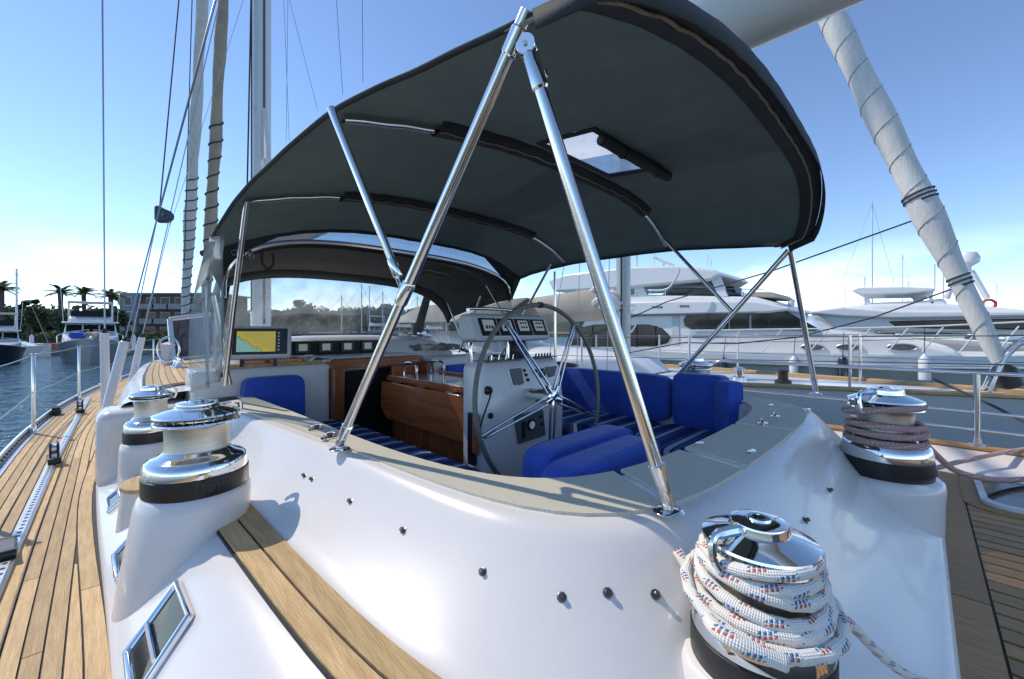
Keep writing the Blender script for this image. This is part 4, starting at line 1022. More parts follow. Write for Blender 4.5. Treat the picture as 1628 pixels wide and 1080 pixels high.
ro = tag(MB().tube(cr([(1.05, 3.36, .662), (1.12, 3.40, .70), (1.17, 3.36, .69), (1.12, 3.33, .66), (1.20, 3.33, .655), (1.28, 3.36, .655), (1.34, 3.42, .68)], 6), .009, 8, uvs=True).build('control_line', rope_white), 'short coiled white line lying by the chart plotter', 'rope')
# ================================================================== deck hardware
def padeye(px, py, label):
    p = at(px, py, z=.455); t = thing('padeye', p, label, 'padeye', 'folding padeyes on the coaming top')
    mb = MB(); mb.rings([[p+Vector((.036*k*math.cos(a), .022*k*math.sin(a), z)) for a in [2*math.pi*j/20 for j in range(20)]] for k, z in ((1, -.002), (1, .004), (.8, .007), (.2, .007))]); mb.build('plate', chrome, t)
    mb = MB(); mb.tube([p+Vector((.022*math.cos(a), .004, .012+.010*math.sin(a))) for a in [math.pi*j/10 for j in range(11)]], .004, 7); mb.build('ring', chrome, t)
    mb = MB(); mb.tube([p+Vector((-.01, 0, .012)), p+Vector((.01, .0, .012))], .006, 8); mb.build('bead', red, t)
padeye(503, 683, 'chrome padeye on port coaming by the strut foot'); padeye(1212, 674, 'chrome padeye on shaded aft panel, inner of two'); padeye(1232, 663, 'chrome padeye on shaded aft panel, outer of two')
padeye(524, 696, 'chrome padeye touching the port strut foot')
for i, (px, py) in enumerate(((1112, 706), (1195, 719), (1226, 645), (1285, 652))):
    p = at(px, py, z=.455); mb = MB(); mb.rings([[p+Vector((.030*k*math.cos(a), .013*k*math.sin(a), z)) for a in [2*math.pi*j/18 for j in range(18)]] for k, z in ((1, -.002), (1, .004), (.85, .006), (.3, .004))]); 
    tag(mb.build('locker_latch', chrome), 'flush oval chrome latch '+('beside the bolsters on the aft coaming', 'outboard of the pair of padeyes, towards the winch', 'beyond the padeyes near the corner backrest', 'at the starboard strut foot')[i], 'latch', 'flush latches on the locker lids')
# portlights in the sloping port side
def portlight(f, label, ln=.25, w_=.13):
    t = None; A = []
    for (df, k) in ((-.5, 0), (.42, 0), (.5, 1), (-.36, 1)):
        ff = f+df*ln
        lo, hi = 0., .42
        for _ in range(24):
            m_ = (lo+hi)/2
            if rail_at(11, m_).y > ff: lo = m_
            else: hi = m_
        a = rail_at(11, lo).lerp(rail_at(10, lo), .06); b = rail_at(11, lo).lerp(rail_at(10, lo), .76)
        A.append(a.lerp(b, k))
    c = sum(A, Vector())/4; n = (A[1]-A[0]).cross(A[3]-A[0]).normalized(); n = n if n.z > 0 else -n
    t = thing('portlight', c, label, 'portlight', 'chrome-framed portlights in the port side')
    B = [p+n*.018 for p in A]; I = [c+(p-c)*.86+n*.018 for p in A]; J = [c+(p-c)*.80+n*.002 for p in A]
    mb = MB(); mb.rings([A, B, I, J], True, caps=False); mb.build('frame', chrome, t, bevel=.006, seg=3)
    mb = MB(); mb.add([p+n*.008 for p in [c+(p-c)*.84 for p in A]], [(0, 1, 2, 3)]); mb.build('pane', glass_dark, t, smooth=False)
    mb = MB(); mb.tube([J[0].lerp(J[3], .4)+n*.012, J[1].lerp(J[2], .4)+n*.012], .006, 8); mb.build('bar', chrome, t)
portlight(1.40, 'chrome portlight in white side below the teak step'); portlight(2.08, 'chrome portlight tucked under the nearer winch pedestal'); portlight(2.85, 'chrome portlight beside the teak pad between pedestals'); portlight(3.95, 'chrome portlight at the foot of coachroof side', .3)
# genoa track, cars
tk = thing('genoa_track', (-.22, 3, 0), 'perforated aluminium genoa track along the planked side deck', 'track')
tp = [at(20, 872, z=.014), at(80, 742, z=.014), at(127, 655, z=.014), at(141, 632, z=.014)]
t0, t1 = tp[0]+(tp[0]-tp[1])*.55, tp[3]
def tline(q): return t0.lerp(tp[1], q*2) if q < .5 else tp[1].lerp(t1, q*2-1)
ring = []
for i in range(31):
    p = tline(i/30); d = Vector((1, .1, 0)).normalized(); ring.append([p+d*x+Vector((0, 0, z)) for x, z in ((-.022, -.014), (-.022, .0), (-.012, .006), (.012, .006), (.022, 0), (.022, -.014))])
mb = MB(); mb.rings(ring); mb.build('rail', alu, tk, smooth=False)
hl = MB(); n_h = 90
for i in range(n_h):
    p = tline((i+.5)/n_h); hl.lathe([(.0075, .002), (.0075, .0075)], p, 8)
tag(hl.build('track_hole', black_plastic, tk, smooth=False), kind='stuff')
def car(p, label, blk=True):
    d = Vector((-.1, 1, 0)).normalized(); t = thing('track_car', p, label, 'track car', 'cars on the genoa track'); rz_ = Matrix.Rotation(.1, 3, 'Z')
    mb = MB(); mb.box(p+Vector((0, 0, .020)), (.062, .17, .032), rz_); mb.build('slider', grey_plastic, t, bevel=.008)
    for s in (-1, 1):
        mb = MB(); mb.tube([p+d*s*.075+Vector((-.03, 0, .02)), p+d*s*.075+Vector((.03, 0, .02))], .020, 12); mb.build('end_roller', black_plastic, t)
    if blk:
        for s in (-1, 1):
            q = p+Vector((.018*s, 0, .085)); mb = MB(); mb.prism([q+d*.042*math.cos(a)+Vector((0, 0, .050*math.sin(a))) for a in [2*math.pi*k/18 for k in range(18)]], (-.005, 0, 0), (.005, 0, 0)); mb.build('cheek', black_plastic, t, bevel=.002)
        mb = MB(); q = p+Vector((0, 0, .09)); mb.tube([q+Vector((-.012, 0, 0)), q+Vector((.012, 0, 0))], .034, 16); mb.build('sheave', alu, t)
car(at(86, 735, z=.014), 'black genoa car with upright block on the track middle'); car(at(127, 656, z=.014), 'black genoa car with block at the far end of the track'); car(at(8, 880, z=.014), 'low grey track car without block at near end of track', False)
# stanchions and lifelines
G2 = 'lifeline stanchions on the port side'
stan = []
for f, lab in ((5.45, 'steel stanchion planted at the toe rail beside the genoa track'), (7.70, 'steel stanchion at toe rail by the track end'), (10.0, 'steel stanchion forward of the shroud covers'), (12.4, 'steel stanchion far up the foredeck edge'), (3.2, 'steel stanchion nearest the stern end of side deck')):
    s = gun(f)+.035; t = thing('stanchion', (s, f, 0), lab, 'stanchion', G2)
    mb = MB(); mb.tube([(s, f, 0), (s, f, .3), (s, f, .69), (s, f, .70)], [.0135, .0135, .0135, .008], 12); mb.build('post', steel, t)
    mb = MB(); mb.lathe([(.04, .0), (.04, .006), (.02, .012), (.019, .07), (.015, .075)], (s, f, 0), 20); mb.build('base', chrome, t)
    mb = MB(); mb.tube([(s-.02, f, .685), (s+.02, f, .685)], .011, 8); mb.build('eye', brushed, t)
    stan.append((s, f))
stan.sort(key=lambda q: q[1])
for z, lab in ((.685, 'upper wire lifeline along the port side'), (.36, 'lower wire lifeline along the port side')):
    pts = []
    full = [(gun(.5)+.035, .5)]+stan+[(gun(15)+.05, 15)]
    for (a, b), (c, d) in zip(full[:-1], full[1:]):
        for k in range(6): q = k/6; pts.append(Vector((a+(c-a)*q, b+(d-b)*q, z-.012*math.sin(math.pi*q))))
    pts.append(Vector((full[-1][0], full[-1][1], z)))
    tag(MB().tube(pts, .0042, 6).build('lifeline', wire), lab, 'lifeline', 'port lifelines')
# low black fairlead on the toe rail
fl = thing('fairlead', at(90, 650, z=.05), 'black fairlead block clipped on the toe rail', 'fairlead')
p = at(90, 652, z=.05)
for k in (-1, 1):
    mb = MB(); mb.tube([p+Vector((-.03, .045*k, .0)), p+Vector((.03, .045*k, 0))], .04, 12); mb.build('roller', black_plastic, fl)
mb = MB(); mb.box(p+Vector((0, 0, -.02)), (.07, .17, .03)); mb.build('base', black_plastic, fl, bevel=.006)
# handrail strip along the cabin foot
mb = MB(); mb.tube([Vector((inn(f)+.015, f, .05)) for f in [4.2+.2*i for i in range(18)]], .012, 8)
tag(mb.build('grab_rail', steel), 'low steel grab rail running along the coachroof foot', 'rail')
# ================================================================== deck hatch and pushpit, starboard quarter
hp = Vector((3.44, -.50, .0))
ht = thing('deck_hatch', hp, 'dark tinted deck hatch with pale frame in the aft deck', 'hatch')
def rrect(c, a, b, r, z, n=6):
    out = []
    for sx_, sy_, a0 in ((1, 1, 0), (-1, 1, 90), (-1, -1, 180), (1, -1, 270)):
        for k in range(n+1):
            t = R(a0+90*k/n); out.append(Vector((c.x+sx_*(a-r)+r*math.cos(t), c.y+sy_*(b-r)+r*math.sin(t), z)))
    return out
mb = MB(); mb.rings([rrect(hp, .28, .28, .10, -.002), rrect(hp, .28, .28, .10, .022), rrect(hp, .255, .255, .09, .028), rrect(hp, .25, .25, .085, .022)], caps=False); mb.build('frame', gel, ht, angle=50)
mb = MB(); mb.rings([rrect(hp, .252, .252, .086, .016), rrect(hp, .25, .25, .085, .0245)]); mb.build('pane', glass_dark, ht)
mb = MB(); mb.rings([rrect(hp, .34, .34, .11, -.004), rrect(hp, .34, .34, .11, .006), rrect(hp, .282, .282, .10, .006)], caps=False); mb.build('margin_board', teak_worn, ht, smooth=False)
pu = thing('pushpit', (4.2, 0, .09), 'stainless pushpit rail along the starboard quarter', 'rail')
def gs(f): return mir(gun(f))-.05
top_ = [Vector((gs(1.55), 1.55, .10)), Vector((gs(1.52), 1.50, .45)), Vector((gs(1.46), 1.42, .585)), Vector((gs(1.2), 1.2, .603)), Vector((gs(.5), .5, .605)), Vector((gs(-.3), -.3, .607)), Vector((gs(-1.4), -1.4, .61)), Vector((gs(-2.4), -2.4, .61))]
mb = MB(); mb.tube(cr(top_, 6), .0145, 12); mb.build('top_rail', steel, pu)
mb = MB(); mb.tube([Vector((gs(f), f, .34)) for f in (1.5, .8, .1, -.6, -1.4, -2.4)], .011, 10); mb.build('mid_rail', steel, pu)
mb = MB(); mb.tube([Vector((gs(f), f, .22)) for f in (.4, .1, -.6, -1.4, -2.4)], .010, 10); mb.build('lower_rail', steel, pu)
for f in (-.27, -1.6):
    s = gs(f); mb = MB(); mb.tube([(s, f, .09), (s, f, .35), (s, f, .60)], .0165, 12); po = mb.build('post', steel, pu)
    mb = MB(); mb.lathe([(.042, .112), (.042, .12), (.022, .128), (.020, .16)], (s, f, 0), 18); mb.build('base', chrome, po)
# a blue cover and oddments on the starboard side deck
mb = MB(); 
cushion('fender_cover', (3.35, 1.9, .30), (3.72, 2.6, .44), mat('faded_blue', (.06, .075, .16), .85, var=.2), 'folded faded blue cover lying on starboard side deck', 'blue cockpit cushions', pip=False)
# ================================================================== our rig
def yacht_mast():
    t = thing('mast', (CL, 7.95, .45), 'tall white main mast stepped ahead of the dodger', 'mast')
    mb = MB(); ring = [Vector((.150*math.cos(a)*(1 if math.cos(a) > -2 else 1), .20*math.sin(a), 0)) for a in [2*math.pi*k/28 for k in range(28)]]
    mb.rings([[Vector((CL, 7.95, z))+p for p in ring] for z in (.45, 8, 22)]); mb.build('spar', mastp, t)
    mb = MB(); mb.box((CL, 7.752, 11), (.035, .02, 20)); mb.build('sail_slot', grey_plastic, t)
    mb = MB(); mb.tube([(CL-.17, 7.80, 1.2), (CL-.17, 7.80, 21)], .011, 6); mb.build('halyard', dkrope, t)
    for z in (2.6, 3.4, 4.6): mb = MB(); mb.box((CL-.165, 7.82, z), (.03, .05, .09)); mb.build('cleat', alu, t, bevel=.005)
    for z in (9.5, 15.5): mb = MB(); mb.tube([(CL-1.9, 7.4, z+.1), (CL, 7.95, z), (CL+1.9, 7.4, z+.1)], .04, 8); mb.build('spreader', mastp, t)
    return t
yacht_mast()
bo = thing('boom', (CL, 7.6, 2.2), 'fat white furling boom reaching aft above the bimini', 'boom')
ring = [Vector((.20*math.cos(a), 0, .25*math.sin(a))) for a in [2*math.pi*k/36 for k in range(36)]]
mb = MB(); mb.rings([[Vector((CL, f, 2.335))+p*q for p in ring] for f, q in ((7.7, .8), (7.2, 1), (3, 1), (-.5, 1), (-1.1, .97))]); mb.build('spar', mastp, bo)
mb = MB(); mb.tube(cr([(CL, 7.74, 2.6), (CL-.02, 7.5, 3.6), (CL, 7.4, 2.55)], 6), .09, 8); mb.build('sail_tack', sail, bo)
mb = MB(); mb.prism([(CL, 7.72, 2.5), (CL, 7.74, 4.6), (CL, 7.1, 2.5)], (-.03, 0, 0), (.03, 0, 0)); mb.build('sail_foot', sail, bo)
def stay(name, a, b, r, label, m=wire, group='rigging wires'):
    a = Vector(a); b = Vector(b); return tag(MB().tube([a, a.lerp(b, .5), b], r, 6).build(name, m), label, 'wire', group)
MT = Vector((CL, 7.95, 0))
def furled(f0, z0, f1, z1, r, label, m, wrap, seed):
    rnd = random.Random(seed); a = Vector((CL, f0, z0)); b = Vector((CL, f1, z1)); t = thing('furled_sail', a, label, 'furled sail', 'furled headsails')
    pts = [a.lerp(b, k/60)+Vector((rnd.uniform(-.012, .012), 0, 0)) for k in range(61)]; rr = [r*(.55+.45*min(1, k/6))*(1+.10*math.sin(k*.9))*(1-.35*k/60) for k in range(61)]
    mb = MB(); mb.tube(pts, rr, 12); mb.build('sail', m, t)
    d = (b-a).normalized(); L_ = (b-a).length; hp_ = []
    n1 = d.cross(Vector((1, 0, 0))).normalized(); n2 = d.cross(n1)
    for k in range(int(wrap*22)):
        q = k/(wrap*22); zz_ = .35+q*4.6
        i = min(59, int(zz_/L_*60)); c_ = pts[i].lerp(pts[i+1], zz_/L_*60-i); ra_ = rr[i]+.006; an = 2*math.pi*k/22
        hp_.append(c_+(n1*math.cos(an)+n2*math.sin(an))*ra_)
    mb = MB(); mb.tube(hp_, .018, 5); mb.build('wrap_line', dkrope, t)
    mb = MB(); mb.tube([a-d*.35, a-d*.3, a-d*.1, a-d*.02], [.04, .11, .11, .05], 14); mb.build('furler_drum', alu, t)
    return t
furled(17.3, 1.0, 8.1, 24, .15, 'pale furled genoa on the outer forestay', sail, 15, 1)
furled(13.3, 1.25, 8.1, 17.5, .13, 'brownish furled staysail on the inner stay', mat('sail_brown', (.42, .36, .27), .85, var=.25, vscale=3, bump=.5, bscale=12), 12, 2)
# shrouds rise from fat white turnbuckle covers on the side deck
G3 = 'white turnbuckle covers on the shrouds'
def cover(foot, topdir, ln, lab, wlen, r=.042):
    foot = Vector(foot); d = Vector(topdir).normalized(); t = thing('turnbuckle_cover', foot, lab, 'shroud cover', G3)
    mb = MB(); mb.tube([foot+d*.02, foot+d*.4, foot+d*ln, foot+d*(ln+.005)], [r, r, r, r*.9], 18); mb.build('tube', white_paint, t)
    mb = MB(); mb.tube([foot+d*ln, foot+d*(ln+.03), foot+d*(ln+.06)], [r*.7, r*.6, r*.2], 12); mb.build('boot', black_rubber, t)
    mb = MB(); mb.lathe([(.05, 0), (.05, .012), (.03, .03)], foot, 14); mb.build('chainplate', steel, t)
    return d
f1_, f2_, f3_ = Vector((.02, 6.95, 0)), Vector((.01, 5.95, 0)), Vector((.27, 8.15, 0))
cover(f1_, (-.01, 0, 1), .86, 'upright white turnbuckle cover at the cap shroud', 9); stay('shroud', f1_, Vector((-.05, 7.0, 13)), .008, 'thick vertical cap shroud rising from the upright cover')
for f_, lab, l2 in ((f2_, 'leaning white turnbuckle cover nearest the coachroof', 'lower shroud running from the leaning cover to mast'), (f3_, 'leaning white turnbuckle cover furthest forward', 'forward lower shroud running from far cover to mast')):
    tgt = Vector((CL-.1, 7.9, 9.0)); cover(f_, tgt-f_, .80, lab, 9); stay('shroud', f_, tgt, .007, l2)
# running rigging with a dark block
bk = at(262, 342, Z=6.2)
rb_ = thing('rigging_block', bk, 'dark teardrop block hanging on a line above side deck', 'block')
Mr = Matrix.Rotation(R(-45), 3, 'Z')
mb = MB(); mb.prism([bk+Mr @ Vector((x, 0, z)) for x, z in ((-.14, .12), (-.10, .15), (-.02, .10), (.08, .06), (.13, 0), (.12, -.07), (.04, -.12), (-.08, -.12), (-.14, -.08))], Mr @ Vector((0, -.04, 0)), Mr @ Vector((0, .04, 0))); mb.build('shell', mat('slate_block', (.05, .06, .09), .6), rb_, bevel=.03, seg=3)
mb = MB(); q = bk+Mr @ Vector((.01, -.055, 0)); mb.tube([q, q+Mr @ Vector((0, .11, 0))], .03, 12); mb.build('pin', grey_plastic, rb_)
def line(px0, py0, px1, py1, Z0, Z1, r, lab, m=wire): return stay('line', at(px0, py0, Z=Z0), at(px1, py1, Z=Z1), r, lab, m)
line(254, 330, 290, -60, 6.2, 6.6, .009, 'dark dotted line rising from the teardrop block', dkrope)
line(249, 352, 205, 560, 6.2, 6.0, .007, 'line from teardrop block down to the leaning cover', wire)
line(256, 328, 352, -30, 6.2, 6.9, .007, 'halyard slanting from teardrop block toward the mast', dkrope)
line(272, 350, 230, 520, 6.9, 6.6, .005, 'thin line crossing below the teardrop block')
line(293, 420, 306, -20, 9.5, 9.5, .010, 'dark line hanging beside the pale furled genoa', dkrope)
line(270, 360, 400, -40, 7.5, 7.2, .004, 'thin wire slanting behind the furled headsails')
line(393, 300, 400, -40, 6.5, 6.7, .012, 'dark line close along the mast', dkrope)
line(460, 225, 450, -30, 7.4, 7.4, .004, 'thin wire abaft the mast, first of a pair'); line(455, 225, 458, -30, 7.4, 7.4, .004, 'thin wire abaft the mast, second of a pair')
line(505, 175, 455, -20, 7.4, 7.2, .004, 'thin wire slanting from the mast above the canopy'); line(545, 150, 532, -40, 7.0, 7.0, .005, 'lone thin wire above the canopy edge'); line(577, 130, 576, -40, 9.0, 9.0, .006, 'straight dark wire above the canopy middle', dkrope)
# open deck hatches ahead of the dodger, wheel-like fan and cowl
oh = thing('open_hatch', (.78, 6.2, .5), 'open deck hatch lid with grey aluminium frame', 'hatch')
c0, c1, c2_, c3_ = at(276, 572, Z=4.9), at(270, 508, Z=5.0), at(338, 500, Z=5.4), at(345, 565, Z=5.3)
for a, b in ((c0, c1), (c1, c2_), (c2_, c3_), (c3_, c0)):
    mb = MB(); mb.tube([a, b], .030, 8); mb.build('frame_bar', alu, oh)
mb = MB(); mb.add([c0, c1, c2_, c3_], [(0, 1, 2, 3)]); mb.build('pane', vinyl_mat('hatch_glass', (.30, .26, .28), .10, .7), oh, solid=.01, smooth=False)
cw_ = thing('cowl_vent', at(265, 555, Z=5.0), 'round chrome ring guard round a deck cowl', 'vent')
q = at(268, 556, Z=4.85)
mb = MB(); mb.tube([q+Mr @ Vector((.13*math.cos(a), 0, .15*math.sin(a))) for a in [2*math.pi*k/30 for k in range(30)]], .012, 8, closed=True); mb.build('ring', steel, cw_)
mb = MB(); mb.lathe([(.07, -.18), (.06, .0), (.08, .06), (.0, .09)], q+Vector((0, .1, 0)), 18); mb.build('cowl', white_paint, cw_)
q = at(283, 582, z=.52); cl_ = thing('deck_cleat', q, 'polished chrome cleat on coachroof teak', 'cleat')
mb = MB(); mb.tube(cr([q+Vector((.0, -.28, .06)), q+Vector((0, -.12, .075)), q+Vector((0, .12, .075)), q+Vector((0, .28, .06))], 5), [.012]+[.026]*14+[.012], 10); mb.build('horn', chrome, cl_)
for s in (-.1, .1): mb = MB(); mb.lathe([(.05, 0), (.03, .03), (.03, .07)], q+Vector((0, s, -.01)), 14); mb.build('leg', chrome, cl_)
# coiled lines heaped on the starboard cabin side, under the dodger window
rnd = random.Random(11)
for k in range(4):
    q = Vector((2.45+.12*k, 4.0-.05*k, .67)); pts = []
    for i in range(70):
        a = i*.42; r_ = .10+.04*rnd.random(); pts.append(q+Vector((r_*math.cos(a), r_*.9*math.sin(a), .012*(i/14)+.02*rnd.random())))
    tag(MB().tube(pts, .009, 6, uvs=True).build('rope_coil', (rope_grey, rope_white, rope_red, rope_grey)[k]), ('grey', 'white', 'red flecked', 'dark grey')[k]+' rope coil heaped on cabin top beside the hood', 'rope coil', 'coils on the cabin top')
# ================================================================== neighbouring sailing yacht (bow towards our stern)
nb = thing('moored_sailboat', (7.3, 4, WATER), 'white sailboat with teak deck moored alongside to starboard', 'sailboat')
NC = 6.9
hw_ = interp([-1.9, -1.2, -.2, 1.2, 3, 6, 9, 12], [.02, .17, .42, .82, 1.3, 1.7, 1.65, 1.3])
nz_ = interp([-1.9, 2, 6, 12], [.22, .16, .12, .12])
Fn = [-1.9+i*.35 for i in range(40)]
mb = MB()
for s in (-1, 1):
    mb.loft([[Vector((NC+s*hw_(f)*k, f+(.5 if z else 0)*max(0, (1-f)/3)*(1 if z < 0 else 0), nz_(f)+z)) for f in Fn] for z, k in ((0, 1), (-.5, .97), (-1.2, .88), (-1.9, .6))])
mb.build('hull', mat('pale_hull', (.60, .575, .54), .3, coat=.3, var=.06, vscale=1), nb)
mb = MB(); mb.loft([[Vector((NC+hw_(f)*k, f, nz_(f)+.002)) for f in Fn] for k in (-.86, -.5, 0, .5, .86)]); mb.build('deck', gel2, nb)
for s in (-1, 1): mb = MB(); mb.loft([[Vector((NC+s*hw_(f)*k, f, nz_(f)+.006)) for f in Fn] for k in (.8, 1)]); mb.build('side_deck', teak, nb)
mb = MB(); 
for s in (-1, 1): mb.tube([Vector((NC+s*hw_(f), f, nz_(f)+.02)) for f in Fn], .03, 6)
mb.build('toe_rail', teak, nb)
rows = []
for f, wd, h in ((3.2, .45, .02), (3.5, .7, .26), (4.4, .95, .36), (6.5, 1.15, .50), (7.0, 1.2, .75), (9, 1.2, .75), (9.2, 1.2, .1)):
    rows.append([Vector((NC+.85*wd*math.copysign(abs(math.cos(a))**.5, math.cos(a))*-1, f, nz_(f)+h*abs(math.sin(a))**.5)) for a in [math.pi*k/14 for k in range(15)]])
mb = MB(); mb.rings(rows, False, caps=False); mb.build('cabin', gel2, nb)
for k in range(3):
    f = 4.6+k*1.0; mb = MB(); mb.prism([(NC-1.0-.05*k, f+.32*math.cos(a), .27+.06*math.sin(a)) for a in [2*math.pi*j/16 for j in range(16)]], (-.05, 0, 0), (.05, 0, 0)); mb.build('cabin_window', glass_dark, nb)
mN = at(991, 400, S=NC)
mb = MB(); mb.rings([[Vector((NC+.10*math.cos(a), mN.y+.14*math.sin(a), z)) for a in [2*math.pi*k/20 for k in range(20)]] for z in (.3, 8, 16)]); mb.build('mast', mat('grey_mast', (.40, .41, .41), .35, .6, var=.1), nb)
for z in (1.0, 1.35): mb = MB(); mb.tube([(NC-.02, mN.y-.17, z), (NC-.02, mN.y-.28, z), (NC-.02, mN.y-.17, z-.14)], .018, 6); mb.build('mast_step', alu, nb)
mb = MB(); mb.tube([(NC-.115, mN.y-.02, .4), (NC-.115, mN.y-.02, 12)], .012, 6); mb.build('halyard', dkrope, nb)
# boom under its tan cover
ring = lambda f, a, b, z: [Vector((NC+a*math.cos(t), f, z+b*math.sin(t))) for t in [2*math.pi*k/18 for k in range(18)]]
mb = MB(); mb.rings([ring(mN.y+.2, .10, .22, 1.42), ring(mN.y+.6, .17, .33, 1.40), ring(mN.y+2, .16, .29, 1.36), ring(mN.y+4.2, .13, .22, 1.32), ring(mN.y+5, .10, .14, 1.28)]); mb.build('boom_cover', sail_tan, nb)
rnd = random.Random(4); mb = MB()
for k in range(9):
    p = Vector((NC-.05+rnd.uniform(-.08, .08), mN.y+.28+rnd.uniform(-.12, .35), 1.55+rnd.uniform(-.25, .15))); mb.tube(cr([p+Vector((0, -.2, -.1)), p+Vector((-.07, 0, .08)), p+Vector((0, .22, -.05))], 4), .06, 7)
mb.build('loose_sail', sail, nb)
aw = MB(); aw.loft([[Vector((NC-1.2, f, 1.10)) for f in (6.2, 7.6, 9, 10.6)], [Vector((NC-.2, f, 1.62)) for f in (6.2, 7.6, 9, 10.6)], [Vector((NC+1.2, f, 1.1)) for f in (6.2, 7.6, 9, 10.6)]]); aw.build('awning', sail_tan, nb, solid=.01)
# furled genoa on its forestay
g0, g1 = at(1588, 575, S=NC), at(1325, 33, S=NC); gd = (g1-g0)
rnd = random.Random(9); pts = [g0+gd*(k/50)*1.9 for k in range(51)]
rr = [.060+.080*min(1, k/10)+.010*math.sin(k*.8) for k in range(51)]
mb = MB(); mb.tube(pts, rr, 14); gs_ = mb.build('furled_genoa', sail, nb)
dn = gd.normalized(); n1 = dn.cross(Vector((0, 1, 0))).normalized(); n2 = dn.cross(n1); hp_ = []
for k in range(420):
    q = k/420*.56*50; i = int(q); c_ = pts[i].lerp(pts[i+1], q-i); an = k/18*math.pi; hp_.append(c_+(n1*math.cos(an)+n2*math.sin(an))*(rr[i]+(rr[i+1]-rr[i])*(q-i)+.002))
mb = MB(); mb.tube(hp_, .004, 5); mb.build('furl_seam', mat('seam_grey', (.34, .33, .30), .8), gs_)
for q in (.42, .20):
    i = int(q*26.3); c_ = pts[i]; mb = MB(); hp2 = [c_+dn*(.05*j/10)+(n1*math.cos(j*.63)+n2*math.sin(j*.63))*(rr[i]+.008) for j in range(24)]; mb.tube(hp2, .011, 6); mb.build('sheet_turns', dkrope, gs_)
mb = MB(); mb.tube([g0-dn*.3, g0-dn*.27, g0-dn*.10, g0-dn*.04], [.05, .11, .11, .06], 14); mb.build('furler_drum', black_rubber, gs_)
sh = MB(); a = pts[int(.40*26.3)]; sh.tube([a, a.lerp(at(1060, 480, S=7.0), .5)+Vector((0, 0, -.06)), at(1060, 480, S=7.0), at(880, 560, S=7.4)], .010, 6); sh.build('sheet', dkrope, nb)
sh = MB(); a = pts[int(.20*26.3)]; b = at(1086, 545, S=6.6); sh.tube([a]+[a.lerp(b, t)+Vector((0, 0, -.25*math.sin(math.pi*t))) for t in (.25, .5, .75)]+[b, at(900, 580, S=7)], .009, 6); sh.build('sheet', dkrope, nb)
# its stanchions, lifelines, pulpit, anchor
sp = []
for f in (-.9, .6, 2.3, 3.9, 5.6, 7.4, 9.2):
    for s in (-1, 1):
        x = NC+s*(hw_(f)-.06); mb = MB(); mb.tube([(x, f, nz_(f)), (x, f, nz_(f)+.66)], .017, 8); mb.build('stanchion', white_paint if f > 2 else steel, nb)
for s in (-1, 1):
    for z in (.64, .34):
        mb = MB(); mb.tube([Vector((NC+s*(hw_(f)-.06), f, nz_(f)+z)) for f in (-.9, .6, 2.3, 3.9, 5.6, 7.4, 9.2)], .006, 5); mb.build('lifeline', wire, nb)
pp_ = cr([Vector((NC-hw_(-.5)+.06, -.5, nz_(0)+.02)), Vector((NC-hw_(-.8)+.06, -.8, nz_(0)+.62)), Vector((NC-.25, -1.75, nz_(-1.9)+.66)), Vector((NC+.25, -1.75, nz_(-1.9)+.66)), Vector((NC+hw_(-.8)-.06, -.8, nz_(0)+.62)), Vector((NC+hw_(-.5)-.06, -.5, nz_(0)+.02))], 6)
mb = MB(); mb.tube(pp_, .016, 8); mb.build('pulpit', steel, nb)
mb = MB(); q = Vector((NC, -1.9, .55)); mb.tube([q+Vector((0, .5, -.05)), q, q+Vector((0, -.25, -.12))], .03, 8); mb.tube([q+Vector((-.2, -.05, -.28)), q+Vector((0, -.25, -.12)), q+Vector((.2, -.05, -.28))], [.01, .045, .01], 8); mb.build('anchor', alu, nb)
for i, (px, py, S_, m_) in enumerate(((1175, 596, 6.6, chrome), (1245, 604, 6.5, black_rubber))):
    p = at(px, py, S=S_); q = Vector((p.x, p.y, nz_(p.y))); mb = MB(); mb.lathe([(.10, 0), (.10, .05), (.06, .07), (.06, .16), (.08, .18), (.03, .2)], q, 20); mb.build('deck_winch', m_, nb)
for a, b in (((NC-1.45, 3.4, nz_(3)), (NC, mN.y, 14)), ((NC-1.45, 4.6, nz_(4)), (NC, mN.y, 9)), ((NC-1.4, 4.0, nz_(4)), (NC-1.2, mN.y, 6))):
    mb = MB(); mb.tube([a, b], .006, 6); mb.build('shroud', wire, nb)
# line coils and dock lines crossing the gap
mb = MB(); mb.tube(cr([Vector((gs(-.9), -.9, .12)), Vector((5.2, -.7, .10)), Vector((6.0, -.45, .20)), Vector((6.6, -.1, .35))], 6), .013, 7)
tag(mb.build('mooring_line', dkrope), 'black mooring line stretched across the gap to the next boat', 'rope')
# ================================================================== motor yachts to starboard (bows to the right)
def side(pix, S): return [Vector((0, (lambda p: p.y)(at(a, b, S=S)), at(a, b, S=S).z)) for a, b in pix]
def slabside(name, pix, S, depth, m, parent, bevel=.05, inset=0.0, seg=3):
    """side outline at distance S, given its real depth to starboard"""
    poly = side(pix, S); n = len(poly); c = sum(poly, Vector())/n
    mb = MB(); mb.prism(poly, (S+inset, 0, 0), (S+depth, 0, 0)); return mb.build(name, m, parent, bevel=bevel, seg=seg)
my = thing('motor_yacht', (19, 6, WATER), 'big white motor yacht with taupe hull and wraparound dark windows', 'motor yacht')
SY = 17.0
